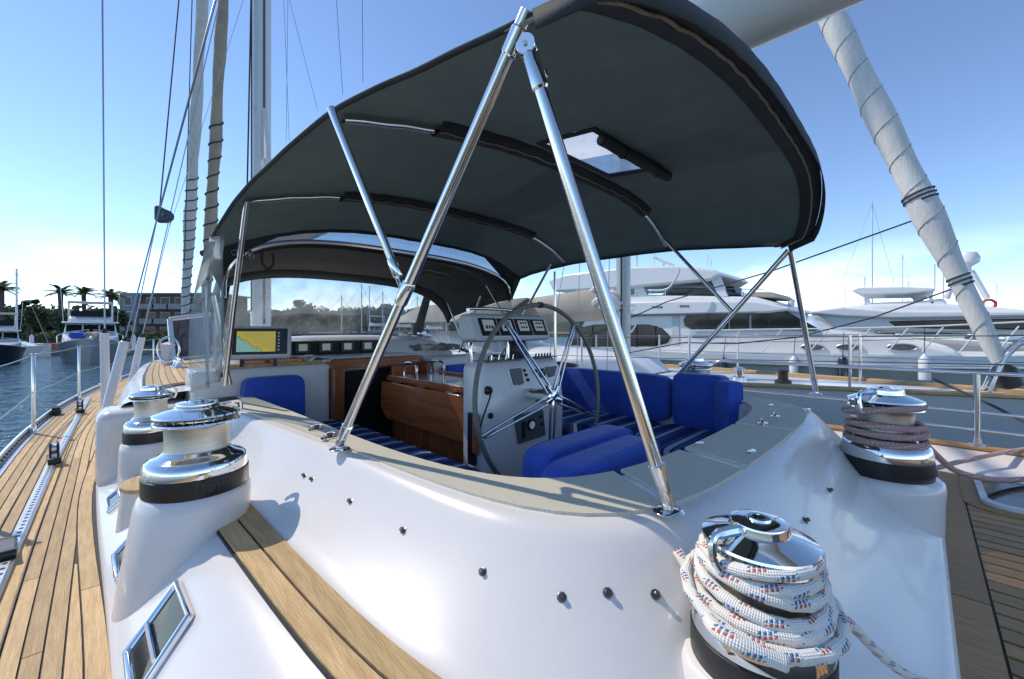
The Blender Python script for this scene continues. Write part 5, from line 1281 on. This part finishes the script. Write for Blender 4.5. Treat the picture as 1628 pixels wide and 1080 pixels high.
# hull: sheer from stern (left) to bow (right), flared sections
sheerF = [at(px, py, S=SY) for px, py in ((905, 552), (1000, 556), (1086, 561), (1200, 565), (1300, 566), (1400, 567), (1500, 568), (1628, 569))]
sheer = [(p.y, p.z) for p in sheerF]; sheer += [(sheer[-1][0]-1.3, sheer[-1][1]+.10), (sheer[-1][0]-2.6, sheer[-1][1]+.2)]
fs = sorted(sheer); zf = interp([a for a, _ in fs], [b for _, b in fs]); fmin, fmax = fs[0][0], fs[-1][0]
hb = lambda f: 2.6*min(1, ((f-fmin)/5.5)**.6) if f > fmin else .02
mid = SY+2.6
rows = []; FF = [fmin+(fmax-fmin)*i/50 for i in range(51)]
def hull_rows(FF, mid, hb, zf, levels):
    return [[Vector((mid+sg*max(.02, hb(f)*k), f, z(f))) for f in FF] for sg, k, z in levels]
lev = [(-1, 1.0, lambda f: zf(f)), (-1, .985, lambda f: zf(f)-.30), (-1, .97, lambda f: zf(f)-.34), (-1, .90, lambda f: WATER+.3), (-1, .8, lambda f: WATER-.4)]
for g, m_ in ((lev[:2], gel2), (lev[1:], hull_taupe)):
    mb = MB(); mb.loft(hull_rows(FF, mid, hb, zf, g)); mb.loft(hull_rows(FF, mid, hb, zf, [(1, b, c) for _, b, c in g])); mb.build('bulwark' if m_ is gel2 else 'hull', m_, my)
mb = MB(); mb.loft(hull_rows(FF, mid, hb, zf, [(-1, .97, lambda f: zf(f)-.06), (1, .97, lambda f: zf(f)-.06)])); mb.build('deck', gel2, my)
mb = MB(); mb.tube([Vector((mid-hb(f)-.02, f, zf(f)-.32)) for f in FF if f > fmin+.3], .05, 6); mb.build('rub_rail', alu, my)
slabside('deckhouse', [(905, 556), (930, 505), (1000, 492), (1090, 490), (1250, 496), (1300, 522), (1420, 536), (1520, 556), (1540, 575), (905, 575)], SY+.55, 4.1, gel2, my, .15)
slabside('upper_deck', [(880, 515), (890, 492), (1000, 480), (1090, 478), (1200, 478), (1252, 488), (1258, 494), (1220, 498), (1000, 502)], SY+.35, 4.5, white_paint, my, .08)
slabside('flybridge', [(905, 490), (935, 470), (1000, 468), (1100, 470), (1200, 472), (1240, 483), (1230, 490), (905, 496)], SY+.8, 3.6, gel2, my, .10)
slabside('flybridge_screen', [(1050, 470), (1070, 458), (1150, 458), (1180, 470)], SY+.9, 3.4, glass_dark, my, .04)
slabside('hardtop', [(870, 446), (900, 436), (1000, 424), (1080, 422), (1130, 428), (1146, 436), (1130, 446), (1000, 458), (880, 464)], SY+.6, 4.0, gel2, my, .10)
for px in (905, 1000, 1128): slabside('hardtop_post', [(px, 440), (px+16, 440), (px+30, 472), (px+14, 472)], SY+.8, .18, white_paint, my, .03)
for px in (905, 1000, 1128): slabside('hardtop_post', [(px, 440), (px+16, 440), (px+30, 472), (px+14, 472)], SY+4.0, .18, white_paint, my, .03)
slabside('saloon_window', [(905, 548), (925, 520), (945, 516), (1030, 516), (1052, 522), (1066, 536), (1060, 546), (1040, 551), (930, 552)], SY+.49, .2, glass_dark, my, .03)
slabside('saloon_window', [(1086, 508), (1096, 494), (1130, 490), (1157, 490), (1157, 524), (1100, 524), (1088, 518)], SY+.46, .2, glass_dark, my, .03)
slabside('saloon_window', [(1160, 490), (1190, 490), (1190, 524), (1160, 524)], SY+.46, .2, glass_dark, my, .02)
slabside('saloon_window', [(1194, 490), (1250, 495), (1300, 522), (1296, 526), (1194, 524)], SY+.46, .2, glass_dark, my, .03)
for px in (1112, 1292, 1350, 1434):
    py = 583 if px == 1112 else 552.5
    c = at(px, py, S=SY+.5); rx = 16*c.x/650*1.1 if False else .34
    mb = MB(); mb.prism([Vector((0, c.y+rx*math.cos(a), c.z+.11*math.sin(a))) for a in [2*math.pi*k/24 for k in range(24)]], (SY+(.02 if px == 1112 else .50), 0, 0), (SY+.62, 0, 0)); po = mb.build('porthole', mat('port_glass%d' % px, (.10, .125, .12), .1, spec=.7), my, bevel=.012)
    mb = MB(); mb.tube([Vector((SY+(.02 if px == 1112 else .50), c.y+rx*math.cos(a), c.z+.11*math.sin(a))) for a in [2*math.pi*k/24 for k in range(24)]], .02, 6, closed=True); mb.build('rim', alu, po)
# bow rail: slanting stanchions under a white top rail
tr = [at(px, py, S=SY+.2) for px, py in ((1086, 526), (1200, 524), (1300, 523), (1400, 521), (1500, 518), (1628, 512), (1700, 508))]
mb = MB(); mb.tube(tr, .025, 6); mb.build('bow_rail', white_paint, my)
for px in (1110, 1180, 1245, 1320, 1385, 1445, 1500, 1560, 1620):
    a = at(px, 522-.02*(px-1300)*.5, S=SY+.2); b = at(px-34, 560, S=SY+.2); mb = MB(); mb.tube([a, b], .020, 6); mb.build('rail_post', white_paint, my)
# flybridge fit-out: seats, radar, domes, antennas
slabside('helm_seat', [(1140, 468), (1150, 455), (1166, 455), (1172, 470)], SY+1.6, 1.2, black_plastic, my, .04)
slabside('sun_pad', [(1180, 472), (1190, 464), (1226, 464), (1240, 474)], SY+1.0, 3, sail_tan, my, .05)
p = at(1012, 402, S=SY+2.4)
mb = MB(); mb.lathe([(.0, .30), (.22, .28), (.32, .18), (.34, .02), (.22, -.05), (.06, -.08), (.06, -.7)], p, 20); mb.build('radar_dome', gel2, my)
q = at(1055, 416, S=SY+2.4); mb = MB(); mb.box(q, (.18, 1.1, .12), Matrix.Rotation(.5, 3, 'X') @ Matrix.Rotation(.2, 3, 'Z')); mb.tube([q, q+Vector((0, 0, -.45))], .06, 8); mb.build('radar_scanner', white_paint, my)
for px, y0, y1 in ((1125, 424, 405), (1130, 425, 412), (960, 430, 350), (1040, 424, 395)):
    mb = MB(); mb.tube([at(px, y0, S=SY+2), at(px+1, y1, S=SY+2)], .02, 5); mb.build('antenna', white_paint, my)
p = at(1258, 484, S=SY+2); mb = MB(); mb.lathe([(0, .16), (.1, .12), (.12, 0), (.08, -.2)], p, 14); mb.build('searchlight', white_paint, my)
# davit crane and tender bits near the stern
mb = MB(); mb.tube(cr([at(1030, 462, S=SY-.2), at(1060, 460, S=SY-.2), at(1076, 440, S=SY-.2), at(1080, 428, S=SY-.2)], 6), .045, 8); mb.build('awning_arm', white_paint, my)
# name board on the upper deck: dark indistinct lettering
def wordy(parent, px0, px1, py, hpx, S, seed):
    rnd = random.Random(seed); x = px0
    while x < px1:
        wd = rnd.choice((2.2, 2.8, 3.4)); a = side([(x, py), (x+wd, py), (x+wd, py+hpx), (x, py+hpx)], S)
        mb = MB(); mb.prism([a[0], a[1], a[2], a[3]][:4], (S-.012, 0, 0), (S+.02, 0, 0)); mb.build('letter', black_plastic, parent, smooth=False); x += wd+1.6
wordy(my, 1037, 1052, 487, 2.4, SY+.34, 1); wordy(my, 1081, 1093, 485.5, 2.6, SY+.34, 2)
for px, y0, y1 in ((940, 517, 552), (975, 516, 552), (1010, 516, 552), (1040, 518, 551), (1124, 490, 524), (1222, 493, 525)):
    slabside('mullion', [(px, y0), (px+2.2, y0), (px+2.2, y1), (px, y1)], SY+.45, .1, black_plastic, my, .01)
for k, px in enumerate((1150, 1262, 1340, 1470)):
    c = at(px, 585, S=SY-.05); mb = MB(); mb.tube([c+Vector((0, 0, .42)), c+Vector((0, 0, .36)), c+Vector((0, 0, .25)), c+Vector((0, 0, -.35)), c+Vector((0, 0, -.45))], [.02, .06, .14, .14, .04], 12); fd = mb.build('fender', white_paint if k % 2 else navy, my)
    mb = MB(); mb.tube([c+Vector((0, 0, .4)), c+Vector((.25, 0, 1.15))], .012, 5); mb.build('fender_line', dkrope, fd)
for dy in (10, 20):
    mb = MB(); mb.tube([at(px, py+dy, S=SY+.2) for px, py in ((1086, 526), (1200, 524), (1300, 523), (1400, 521), (1500, 518), (1628, 514))], .010, 5); mb.build('rail_wire', wire, my)
slabside('side_door', [(1068, 494), (1080, 494), (1080, 548), (1068, 548)], SY+.52, .1, lt_plastic, my, .01)
slabside('cockpit_shade', [(905, 500), (940, 500), (935, 548), (905, 552)], SY+.6, 3.6, grey_plastic, my, .03)
slabside('coaming_stripe', [(900, 506), (1000, 500), (1200, 497), (1200, 499), (1000, 502.5), (900, 509)], SY+.33, .1, grey_plastic, my, .005)
for px in (1010, 1034, 1058, 1150, 1180): mb = MB(); mb.tube([at(px, 470, S=SY+.85), at(px, 460, S=SY+.85)], .018, 5); mb.build('flybridge_post', steel, my)
mb = MB(); mb.tube([at(px, 460, S=SY+.85) for px in (960, 1034, 1100, 1180, 1215)], .018, 5); mb.build('flybridge_rail', steel, my)
# ---- second, sleeker yacht beyond it
m2 = thing('motor_yacht', (30, 4, WATER), 'long sleek white motor yacht with narrow dark window band behind the taupe one', 'motor yacht')
SZ = 27.0
slabside('hull', [(1255, 508), (1300, 500), (1340, 530), (1760, 556), (1800, 640), (1255, 600)], SZ, 5.5, hull_taupe, m2, .2)
slabside('deckhouse', [(1285, 498), (1330, 494), (1355, 486), (1400, 483), (1480, 482), (1530, 484), (1628, 492), (1760, 500), (1760, 545), (1628, 534), (1400, 526), (1330, 530)], SZ+.4, 4.6, gel2, m2, .2)
slabside('window_band', [(1412, 511), (1540, 508), (1628, 507), (1750, 510), (1750, 528), (1628, 524), (1500, 523), (1425, 520)], SZ+.33, .3, glass_dark, m2, .04)
slabside('upper_deck', [(1275, 497), (1340, 488), (1420, 494), (1520, 494), (1650, 494), (1760, 498), (1760, 507), (1620, 504), (1420, 507), (1340, 504)], SZ+.1, 5.2, white_paint, m2, .1)
slabside('flybridge', [(1355, 490), (1372, 482), (1470, 478), (1500, 474), (1512, 490)], SZ+1, 3.4, gel2, m2, .1)
slabside('hardtop', [(1352, 462), (1366, 457), (1440, 456), (1484, 458), (1486, 463), (1440, 467), (1366, 469)], SZ+.8, 4.0, gel2, m2, .06)
for px in (1372, 1474): slabside('hardtop_post', [(px, 462), (px+5, 462), (px+14, 488), (px+6, 488)], SZ+1.0, .2, white_paint, m2, .03)
mb = MB(); mb.lathe([(0, .55), (.3, .48), (.42, .25), (.4, .0), (.25, -.1), (.12, -.2), (.12, -1.6)], at(1539, 418, S=SZ+3), 20); mb.build('satellite_dome', gel2, m2)
mb = MB(); mb.lathe([(0, .4), (.3, .3), (.34, .05), (.2, -.05), (.1, -.5)], at(1460, 474, S=SZ+2), 18); mb.build('satellite_dome', gel2, m2)
mb = MB(); mb.tube([at(1505, 475, S=SZ+3), at(1520, 440, S=SZ+3), at(1545, 432, S=SZ+3), at(1570, 475, S=SZ+3)], .12, 8); mb.build('radar_arch', white_paint, m2)
for px, y0, y1 in ((1375, 486, 440), (1486, 463, 420), (1500, 475, 435)): mb = MB(); mb.tube([at(px, y0, S=SZ+1), at(px, y1, S=SZ+1)], .03, 5); mb.build('antenna', white_paint, m2)
mb = MB(); q = at(1572, 484, S=SZ+1); mb.tube([q+Vector((0, .20*math.cos(a), .20*math.sin(a))) for a in [2*math.pi*k/16 for k in range(16)]], .06, 6, closed=True); mb.build('lifebuoy', red, m2)
# ================================================================== the basin: masts, boats, docks, shore
def sailboat(px, Z, ytop, w_, lab, mastc=mastp, hullc=None, yb=None):
    b = at(px, 540, Z=Z); b = Vector((b.x, b.y, WATER)); t = thing('sailboat', b, lab, 'sailboat', 'sailboats moored across the basin')
    L_ = w_; ax = Vector((K, -K, 0)); n_ = Vector((K, K, 0)); rows = []
    for u, hw, z in ((-.5, .75, 1.0), (-.3, 1, .95), (0, 1.05, .95), (.3, .7, 1.05), (.5, .05, 1.2)):
        rows.append([b+ax*u*L_+n_*s*hw*L_*.14+Vector((0, 0, zz)) for s, zz in ((-.6, -.2), (-1, z), (1, z), (.6, -.2))])
    mb = MB(); mb.rings(rows); mb.build('hull', hullc or gel2, t, smooth=False, bevel=.05)
    mb = MB(); mb.rings([[b+ax*u*L_+n_*s*L_*.09+Vector((0, 0, zz)) for s, zz in ((-1, .9), (-.85, h), (.85, h), (1, .9))] for u, h in ((-.25, 1.45), (.1, 1.45), (.28, 1.05))]); mb.build('cabin', white_paint, t, bevel=.05)
    top = EYE+(525-ytop)/650*Z
    mb = MB(); mb.tube([b+ax*.08*L_+Vector((0, 0, .9)), b+ax*.08*L_+Vector((0, 0, top))], [.10, .07], 8); mb.build('mast', mastc, t)
    mb = MB(); mb.tube([b+ax*.07*L_+Vector((0, 0, 2.2)), b-ax*.36*L_+Vector((0, 0, 2.15))], .16, 8); mb.build('boom', sail_tan, t)
    for u in (.48, -.48): mb = MB(); mb.tube([b+ax*u*L_+Vector((0, 0, 1.1)), b+ax*.08*L_+Vector((0, 0, top-.3))], .018, 4); mb.build('stay', wire, t)
    h2 = .9+(top-.9)*.6; mb = MB(); mb.tube([b+ax*.08*L_-n_*1.0+Vector((0, 0, h2)), b+ax*.08*L_+n_*1.0+Vector((0, 0, h2))], .03, 5); mb.build('spreader', mastc, t)
    return t
spots = [(534, 62, 452, 11, 'white sailboat seen through the windscreen, left of its neighbours'), (566, 70, 435, 12, 'sailboat with tall mast seen through windscreen middle'), (580, 78, 440, 11, 'sailboat moored close beside the tall-masted one'), (600, 66, 446, 11, 'sailboat seen through windscreen beside the stainless strut'),
 (655, 75, 455, 12, 'sailboat beyond the strut and dodger side'), (702, 85, 450, 12, 'sailboat behind the starboard dodger window'),
 (1375, 62, 303, 14, 'sailboat with bare white mast behind sleek motor yacht hardtop'), (1428, 90, 392, 12, 'distant sailboat behind hardtop of sleek yacht'),
 (1560, 120, 462, 12, 'distant sailboat past the furled genoa, dark mast'), (1580, 130, 444, 12, 'distant sailboat with taller dark mast past the genoa'), (1623, 75, 420, 13, 'sailboat with white mast at the far end of the dock'), (1340, 140, 450, 12, 'distant sailboat right of the canopy leg'), (1440, 150, 440, 12, 'faint distant sailboat beyond the sleek yacht flybridge')]
for px, Z, yt, w_, lab in spots: sailboat(px, Z, yt, w_, lab, mastp if Z < 100 else wire, navy if px in (566, 655) else None)
# ---- motor cruiser ahead, bow towards us
def cruiser(px, Z, sc, label, hullm, name='motor_cruiser', grp='motor cruisers across the basin', wl=None):
    b = at(px, 540, Z=Z); b = Vector((b.x, b.y, WATER)); t = thing(name, b, label, 'motor boat', grp)
    to = Vector((-b.x, -b.y, 0)).normalized(); n_ = Vector((-to.y, to.x, 0)); P = lambda u, v, z: b+to*u*sc+n_*v*sc+Vector((0, 0, z*sc))
    rows = [[P(u, -hw*.8, -.2), P(u, -hw, z), P(u, hw, z), P(u, hw*.8, -.2)] for u, hw, z in ((-6, 2.1, 1.25), (-2, 2.3, 1.4), (2, 2.2, 1.65), (4.5, 1.5, 1.9), (6, .5, 2.1), (6.4, .05, 2.15))]
    mb = MB(); mb.rings(rows); mb.build('hull', hullm, t, bevel=.06)
    mb = MB(); mb.rings([[P(u, -hw, z0), P(u, -hw*.94, z1), P(u, hw*.94, z1), P(u, hw, z0)] for u, hw, z0, z1 in ((-5, 1.9, 1.2, 2.6), (0, 1.95, 1.4, 2.6), (1.6, 1.9, 1.5, 2.3), (4.2, 1.1, 1.7, 2.05))]); mb.build('deckhouse', gel2, t, bevel=.12)
    mb = MB(); mb.rings([[P(u, -hw, z0), P(u, -hw*.92, z1), P(u, hw*.92, z1), P(u, hw, z0)] for u, hw, z0, z1 in ((-4.6, 1.8, 2.5, 3.4), (.0, 1.8, 2.5, 3.4), (.6, 1.8, 2.5, 2.7))]); mb.build('wheelhouse', gel2, t, bevel=.06)
    for k in range(3):
        v0 = -1.62+k*1.10; mb = MB(); mb.add([P(.66, v0, 2.62), P(.66, v0+1.02, 2.62), P(.07, v0+1.0, 3.30), P(.07, v0+.02, 3.30)], [(0, 1, 2, 3)]); mb.build('windscreen_pane', glass_dark, t, solid=.06, smooth=False)
    for s in (-1, 1):
        mb = MB(); mb.add([P(-3.6, 1.84*s, 2.62), P(-.3, 1.84*s, 2.62), P(-.5, 1.74*s, 3.28), P(-3.6, 1.74*s, 3.28)], [(0, 1, 2, 3)]); mb.build('side_window', glass_dark, t, solid=.06, smooth=False)
    mb = MB(); mb.rings([[P(u, -1.9, 3.45), P(u, -1.9, 3.62), P(u, 1.9, 3.62), P(u, 1.9, 3.45)] for u in (-5, .5, .9)]); mb.build('flybridge_deck', white_paint, t, bevel=.05)
    mb = MB(); mb.rings([[P(u, -1.5, 3.6), P(u, -1.4, z1), P(u, 1.4, z1), P(u, 1.5, 3.6)] for u, z1 in ((-3.6, 4.2), (-.4, 4.2), (.2, 3.8))]); mb.build('flybridge', gel2, t, bevel=.05)
    mb = MB(); mb.add([P(.0, -1.35, 4.12), P(.0, 1.35, 4.12), P(-.35, 1.25, 4.65), P(-.35, -1.25, 4.65)], [(0, 1, 2, 3)]); mb.build('flybridge_screen', glass_dark, t, solid=.05, smooth=False)
    mb = MB(); mb.rings([[P(u, -1.6, 5.45), P(u, -1.5, 5.6), P(u, 1.5, 5.6), P(u, 1.6, 5.45)] for u in (-3.2, -.6)]); mb.build('bimini_top', sail, t, bevel=.04)
    for s in (-1, 1):
        mb = MB(); mb.tube([P(-3, 1.5*s, 3.6), P(-3, 1.5*s, 5.5)], .04*sc, 6); mb.tube([P(-.8, 1.5*s, 3.6), P(-.8, 1.5*s, 5.5)], .04*sc, 6); mb.build('top_post', white_paint, t)
        mb = MB(); mb.tube([P(0, 2.2*s, 1.5), P(0, 2.2*s, 2.3), P(4.5, 1.45*s, 2.65), P(6.3, .15*s, 2.85)], .03*sc, 6); mb.build('bow_rail', steel, t)
        mb = MB(); mb.tube([P(-3.5, 1.9*s, 3.5), P(-3.5, 2.1*s, 7.0)], .025*sc, 5); mb.build('antenna', white_paint, t)
    mb = MB(); mb.tube([P(5.8, 0, 2.2), P(6.7, 0, 2.1)], .12*sc, 8); mb.build('anchor_roller', alu, t)
    return t, P
t, P = cruiser(145, 36, .92, 'white flybridge motor cruiser with dark bow ahead across the water', mat('grey_hull', (.20, .21, .23), .3, coat=.3))
rnd = random.Random(5); mb = MB()
for k in range(14): mb.tube([P(3.2+rnd.uniform(-.8, .6), -.4+rnd.uniform(-.2, 1.2), 2.2), P(3.0+rnd.uniform(-.8, .6), -.2+rnd.uniform(-.2, 1.2), 2.55)], .22*.78, 7)
mb.build('deck_gear', sail_tan, t)
mb = MB(); mb.lathe([(.1, 0), (.45, .1), (.4, .5), (.1, .6)], P(3.6, -.9, 2.05), 12); mb.build('blue_bundle', blue, t)
cruiser(-8, 33, .72, 'motor cruiser with navy hull beside a tall bare mast', navy)
cruiser(640, 70, .9, 'white motor cruiser seen through the windscreen centre', gel2); cruiser(745, 80, 1.0, 'white motor cruiser seen past the dodger side', gel2); cruiser(600, 85, 1.0, 'white motor cruiser moored under the wooded hill', gel2); cruiser(690, 64, .8, 'small white motor cruiser behind dodger starboard window', gel2)
sailboat(16, 40, 400, 8, 'sailboat with tall bare mast next to navy cruiser')
# ---- dock with piles, boxes and bright gear
dk = at(80, 540, Z=44); dd_ = Vector((K, -K, 0))
dock = thing('dock', (dk.x, dk.y, WATER), 'low grey floating dock across the water with piles', 'dock')
mb = MB(); mb.box(Vector((dk.x, dk.y, WATER+.25)), (60, 2.2, .5), Matrix.Rotation(R(-45), 3, 'Z')); mb.build('deck', concrete, dock, bevel=.05)
for k in range(9):
    p = dk+dd_*(-24+k*5.5); mb = MB(); mb.tube([Vector((p.x, p.y, WATER-.5)), Vector((p.x, p.y, WATER+1.9)), Vector((p.x, p.y, WATER+2.15))], [.17, .17, .03], 10); mb.build('pile', white_paint, dock)
G5 = 'gear standing on the dock'
for px, m_, nm, lab in ((62, gel2, 'dock_box', 'white dock box between pile and navy cruiser'), (83, orange, 'kayak_stand', 'bright orange gear bag lying on the dock'), (75, lt_plastic, 'dock_box', 'grey dock box beside the orange bag'), (48, mat('green_box', (.10, .2, .19), .6), 'dock_box', 'teal dock box on the floating dock')):
    p = at(px, 540, Z=43.4); o = thing(nm if nm != 'kayak_stand' else 'gear_bag', (p.x, p.y, WATER+.5), lab, 'box' if nm == 'dock_box' else 'bag', G5)
    Mz = Matrix.Rotation(R(-45), 3, 'Z'); mb = MB(); mb.box(Vector((p.x, p.y, WATER+.8)), (1.1, .6, .6), Mz); mb.build('body', m_, o, bevel=.05)
    mb = MB(); mb.box(Vector((p.x, p.y, WATER+1.14)), (1.16, .66, .1), Mz); mb.build('lid', m_, o, bevel=.03)
# ---- apartment building
bz = 78; bl = at(198, 540, Z=bz); br = at(345, 540, Z=bz); ax = (br-bl); ax.z = 0; wid = ax.length; ax.normalize(); bk_ = Vector((K, K, 0))
bld = thing('apartment_building', (bl.x, bl.y, WATER+1), 'grey three-storey waterfront apartment block with balconies', 'building')
def Bp(u, d, z): return Vector((bl.x, bl.y, WATER+1))+ax*u+bk_*d+Vector((0, 0, z))
def bbox(name, u0, u1, d0, d1, z0, z1, m, parent, bev=0):
    mb = MB(); mb.prism([Bp(u0, d0, z0), Bp(u1, d0, z0), Bp(u1, d1, z0), Bp(u0, d1, z0)], (0, 0, 0), (0, 0, z1-z0)); return mb.build(name, m, parent, smooth=bool(bev), bevel=bev)
BH = EYE+(525-466)/650*bz-(WATER+1)
bbox('wall', 0, wid, 0, 9, -.5, BH-.3, facade2, bld); rf = bbox('roof', -.4, wid+.4, -.6, 9.4, BH-.3, BH, facade, bld)
bbox('stair_tower', 0, 3.2, -1.0, .0, -.5, BH-.35, facade, bld)
st_h = (BH-.3)/3
for fl_ in range(3):
    z0 = fl_*st_h
    for k in range(5):
        u0 = 3.9+k*2.75
        if u0+2.3 > wid: break
        wn = bbox('window', u0+.25, u0+2.0, -.06, .1, z0+.35, z0+st_h-.55, white_paint, bld); bbox('pane', u0+.33, u0+1.08, -.10, -.02, z0+.42, z0+st_h-.62, glass_dark, wn); bbox('pane', u0+1.14, u0+1.92, -.10, -.02, z0+.42, z0+st_h-.62, glass_dark, wn)
        if fl_: 
            bc = bbox('balcony', u0, u0+2.4, -1.3, 0, z0-.1, z0+.08, facade, bld); bbox('railing', u0, u0+2.4, -1.32, -1.26, z0+.08, z0+.95, mat('rail_grey', (.33, .34, .34), .7) if 'rail_grey' not in MATS else MATS['rail_grey'], bc)
    wn = bbox('window', .9, 2.3, -1.06, -.9, z0+.6, z0+st_h-.5, white_paint, bld); bbox('pane', 1.0, 2.2, -1.10, -1.0, z0+.7, z0+st_h-.6, glass_dark, wn)
# ---- trees
def leaf_cloud(mb, c, rx, ry, rz, n, sz, rnd):
    for _ in range(n):
        while True:
            q = Vector((rnd.uniform(-1, 1), rnd.uniform(-1, 1), rnd.uniform(-1, 1)))
            if .35 < q.length < 1: break
        p = c+Vector((q.x*rx, q.y*ry, q.z*rz)); a = Vector((rnd.gauss(0, 1), rnd.gauss(0, 1), rnd.gauss(0, 1))).normalized(); b = a.orthogonal().normalized(); s = sz*rnd.uniform(.6, 1.3)
        k = a.cross(b); o = len(mb.v); mb.v += [tuple(p-b*s), tuple(p+k*s*.6), tuple(p+b*s), tuple(p-k*s*.6)]; mb.f.append((o, o+1, o+2, o+3))
def tree(px, Z, ytop, wpx, lab, m, seed, clumps=9, sz=.30):
    rnd = random.Random(seed); b = at(px, 540, Z=Z); g = Vector((b.x, b.y, WATER+1)); h = EYE+(525-ytop)/650*Z-g.z; wd = wpx/650*Z/2
    t = thing('broadleaf_tree', g, lab, 'tree', 'trees along the shore')
    mb = MB(); mb.tube([g-Vector((0, 0, .4)), g+Vector((.1, 0, h*.35)), g+Vector((.2, .1, h*.75))], [.22, .16, .06], 8)
    C = []
    for k in range(clumps):
        a = rnd.uniform(0, 6.28); r_ = wd*rnd.uniform(.1, .75); z_ = h*rnd.uniform(.42, .86); C.append(g+Vector((r_*math.cos(a), r_*math.sin(a), z_)))
        mb.tube([g+Vector((.1, 0, h*.35)), C[-1]], [.09, .03], 5)
    mb.build('trunk', bark, t)
    mb = MB()
    for c in C: r_ = wd*rnd.uniform(.28, .5); leaf_cloud(mb, c, r_, r_, r_*.75, int(110), sz*max(1, Z/80), rnd)
    mb.build('crown', m, t, smooth=False, fix=False)
trs = [(-10, 66, 492, 60, 'rounded dark tree behind the navy cruiser'), (22, 70, 486, 60, 'broad dark tree between bare mast and palm'), (45, 62, 468, 26, 'airy open tree standing above the dock'), (70, 72, 487, 50, 'dark hedge-like tree behind dock boxes'), (100, 60, 497, 34, 'low bushy tree beside the palm trunk'), (180, 66, 488, 40, 'bushy tree right of the motor cruiser'), (197, 88, 462, 30, 'tree crown rising beside the apartment roof'), (330, 70, 470, 50, 'dark leafy tree beside the building end'), (360, 76, 474, 50, 'dark leafy tree beyond the furled staysail'),
 (484, 60, 468, 52, 'large airy tree seen through windscreen left side'), (450, 72, 490, 40, 'dim tree behind the plotter'), (520, 90, 487, 60, 'broad tree line behind windscreen middle'), (570, 100, 487, 60, 'broad tree behind tall-masted sailboat'), (620, 105, 484, 60, 'broad tree beside the strut top collar'), (670, 110, 488, 60, 'pale tree behind dodger starboard window'), (730, 120, 490, 60, 'pale tree behind the instrument pod')]
for i, (px, Z, yt, wp, lab) in enumerate(trs): tree(px, Z, yt, wp, lab, leaf if i % 3 else leaf2, 20+i)
def palm(px, Z, ytop, wpx, lab, seed):
    rnd = random.Random(seed); b = at(px, 540, Z=Z); g = Vector((b.x, b.y, WATER+1)); h = EYE+(525-ytop)/650*Z-g.z; wd = wpx/650*Z/2
    t = thing('palm_tree', g, lab, 'palm tree', 'palm trees along the shore'); crown = g+Vector((0, 0, h-wd*.45))
    mb = MB(); mb.tube([g-Vector((0, 0, .4)), g.lerp(crown, .5)+Vector((.08, 0, 0)), crown, crown+Vector((0, 0, .3))], [.30, .24, .30, .15], 10); mb.build('trunk', bark, t)
    for k in range(22):
        a = k*2.4; el = rnd.uniform(.0, 1.35); L_ = wd*rnd.uniform(.9, 1.15); d = Vector((math.cos(a), math.sin(a), 0)); mb = MB(); P_ = []
        for j in range(9):
            u = j/8; P_.append(crown+d*L_*u*math.cos(el*(1-.2*u))+Vector((0, 0, L_*(u*math.sin(el)-.42*u*u))))
        mb.tube(P_, [.05*(1-.8*j/8) for j in range(9)], 4)
        for j in range(1, 9):
            for q in range(3):
                p = P_[j-1].lerp(P_[j], q/3); tn = (P_[j]-P_[j-1]).normalized(); sd_ = tn.cross(Vector((0, 0, 1))).normalized(); ll = L_*.26*(1-.5*abs(j/8-.4))
                for s in (-1, 1):
                    e_ = p+sd_*s*ll*.8+tn*ll*.55-Vector((0, 0, ll*.35)); o = len(mb.v); mb.v += [tuple(p-tn*.05), tuple(p+tn*.07), tuple(e_)]; mb.f.append((o, o+1, o+2))
        mb.build('frond', palm_leaf, t, smooth=False, fix=False)
for i, (px, Z, yt, wp, lab) in enumerate(((2, 58, 450, 46, 'palm tree rising behind the navy cruiser'), (96, 60, 456, 42, 'palm tree with full crown above dock boxes'), (133, 66, 458, 38, 'palm tree directly above the motor cruiser roof'), (176, 62, 462, 44, 'palm tree between the cruiser and apartment block'))): palm(px, Z, yt, wp, lab, 50+i)
# hedge and low shore wall
hd = MB(); rnd = random.Random(3)
for k in range(90):
    px = -40+k*9; b = at(px, 540, Z=66); leaf_cloud(hd, Vector((b.x, b.y, WATER+1.6)), 1.1, 1.1, .9, 45, .28, rnd)
tag(hd.build('hedge', leaf, smooth=False, fix=False), 'long low dark hedge behind the dock along the shore', 'hedge', kind='stuff')

def wood(name, px0, px1, Z, y0, y1, n, sz, seed, m):
    rnd = random.Random(seed); mb = MB()
    for k in range(n):
        px = px0+(px1-px0)*(k+rnd.random())/n; yt = y0+(y1-y0)*rnd.random(); z_ = Z+rnd.uniform(-6, 10); c = at(px, yt, Z=z_); h = c.z-WATER
        leaf_cloud(mb, Vector((c.x, c.y, WATER+h*.5)), h*.45, h*.45, h*.55, 130, sz, rnd)
    return tag(mb.build(name, m, smooth=False, fix=False), 'mass of trees on the far bank behind dock and boats', 'woodland', kind='stuff')
wood('woodland', -120, 200, 92, 484, 502, 46, .75, 81, leaf)
o = wood('woodland', 320, 800, 130, 492, 504, 60, .9, 82, leaf2); o['label'] = 'hazy mass of trees on the far bank ahead through the windscreen'
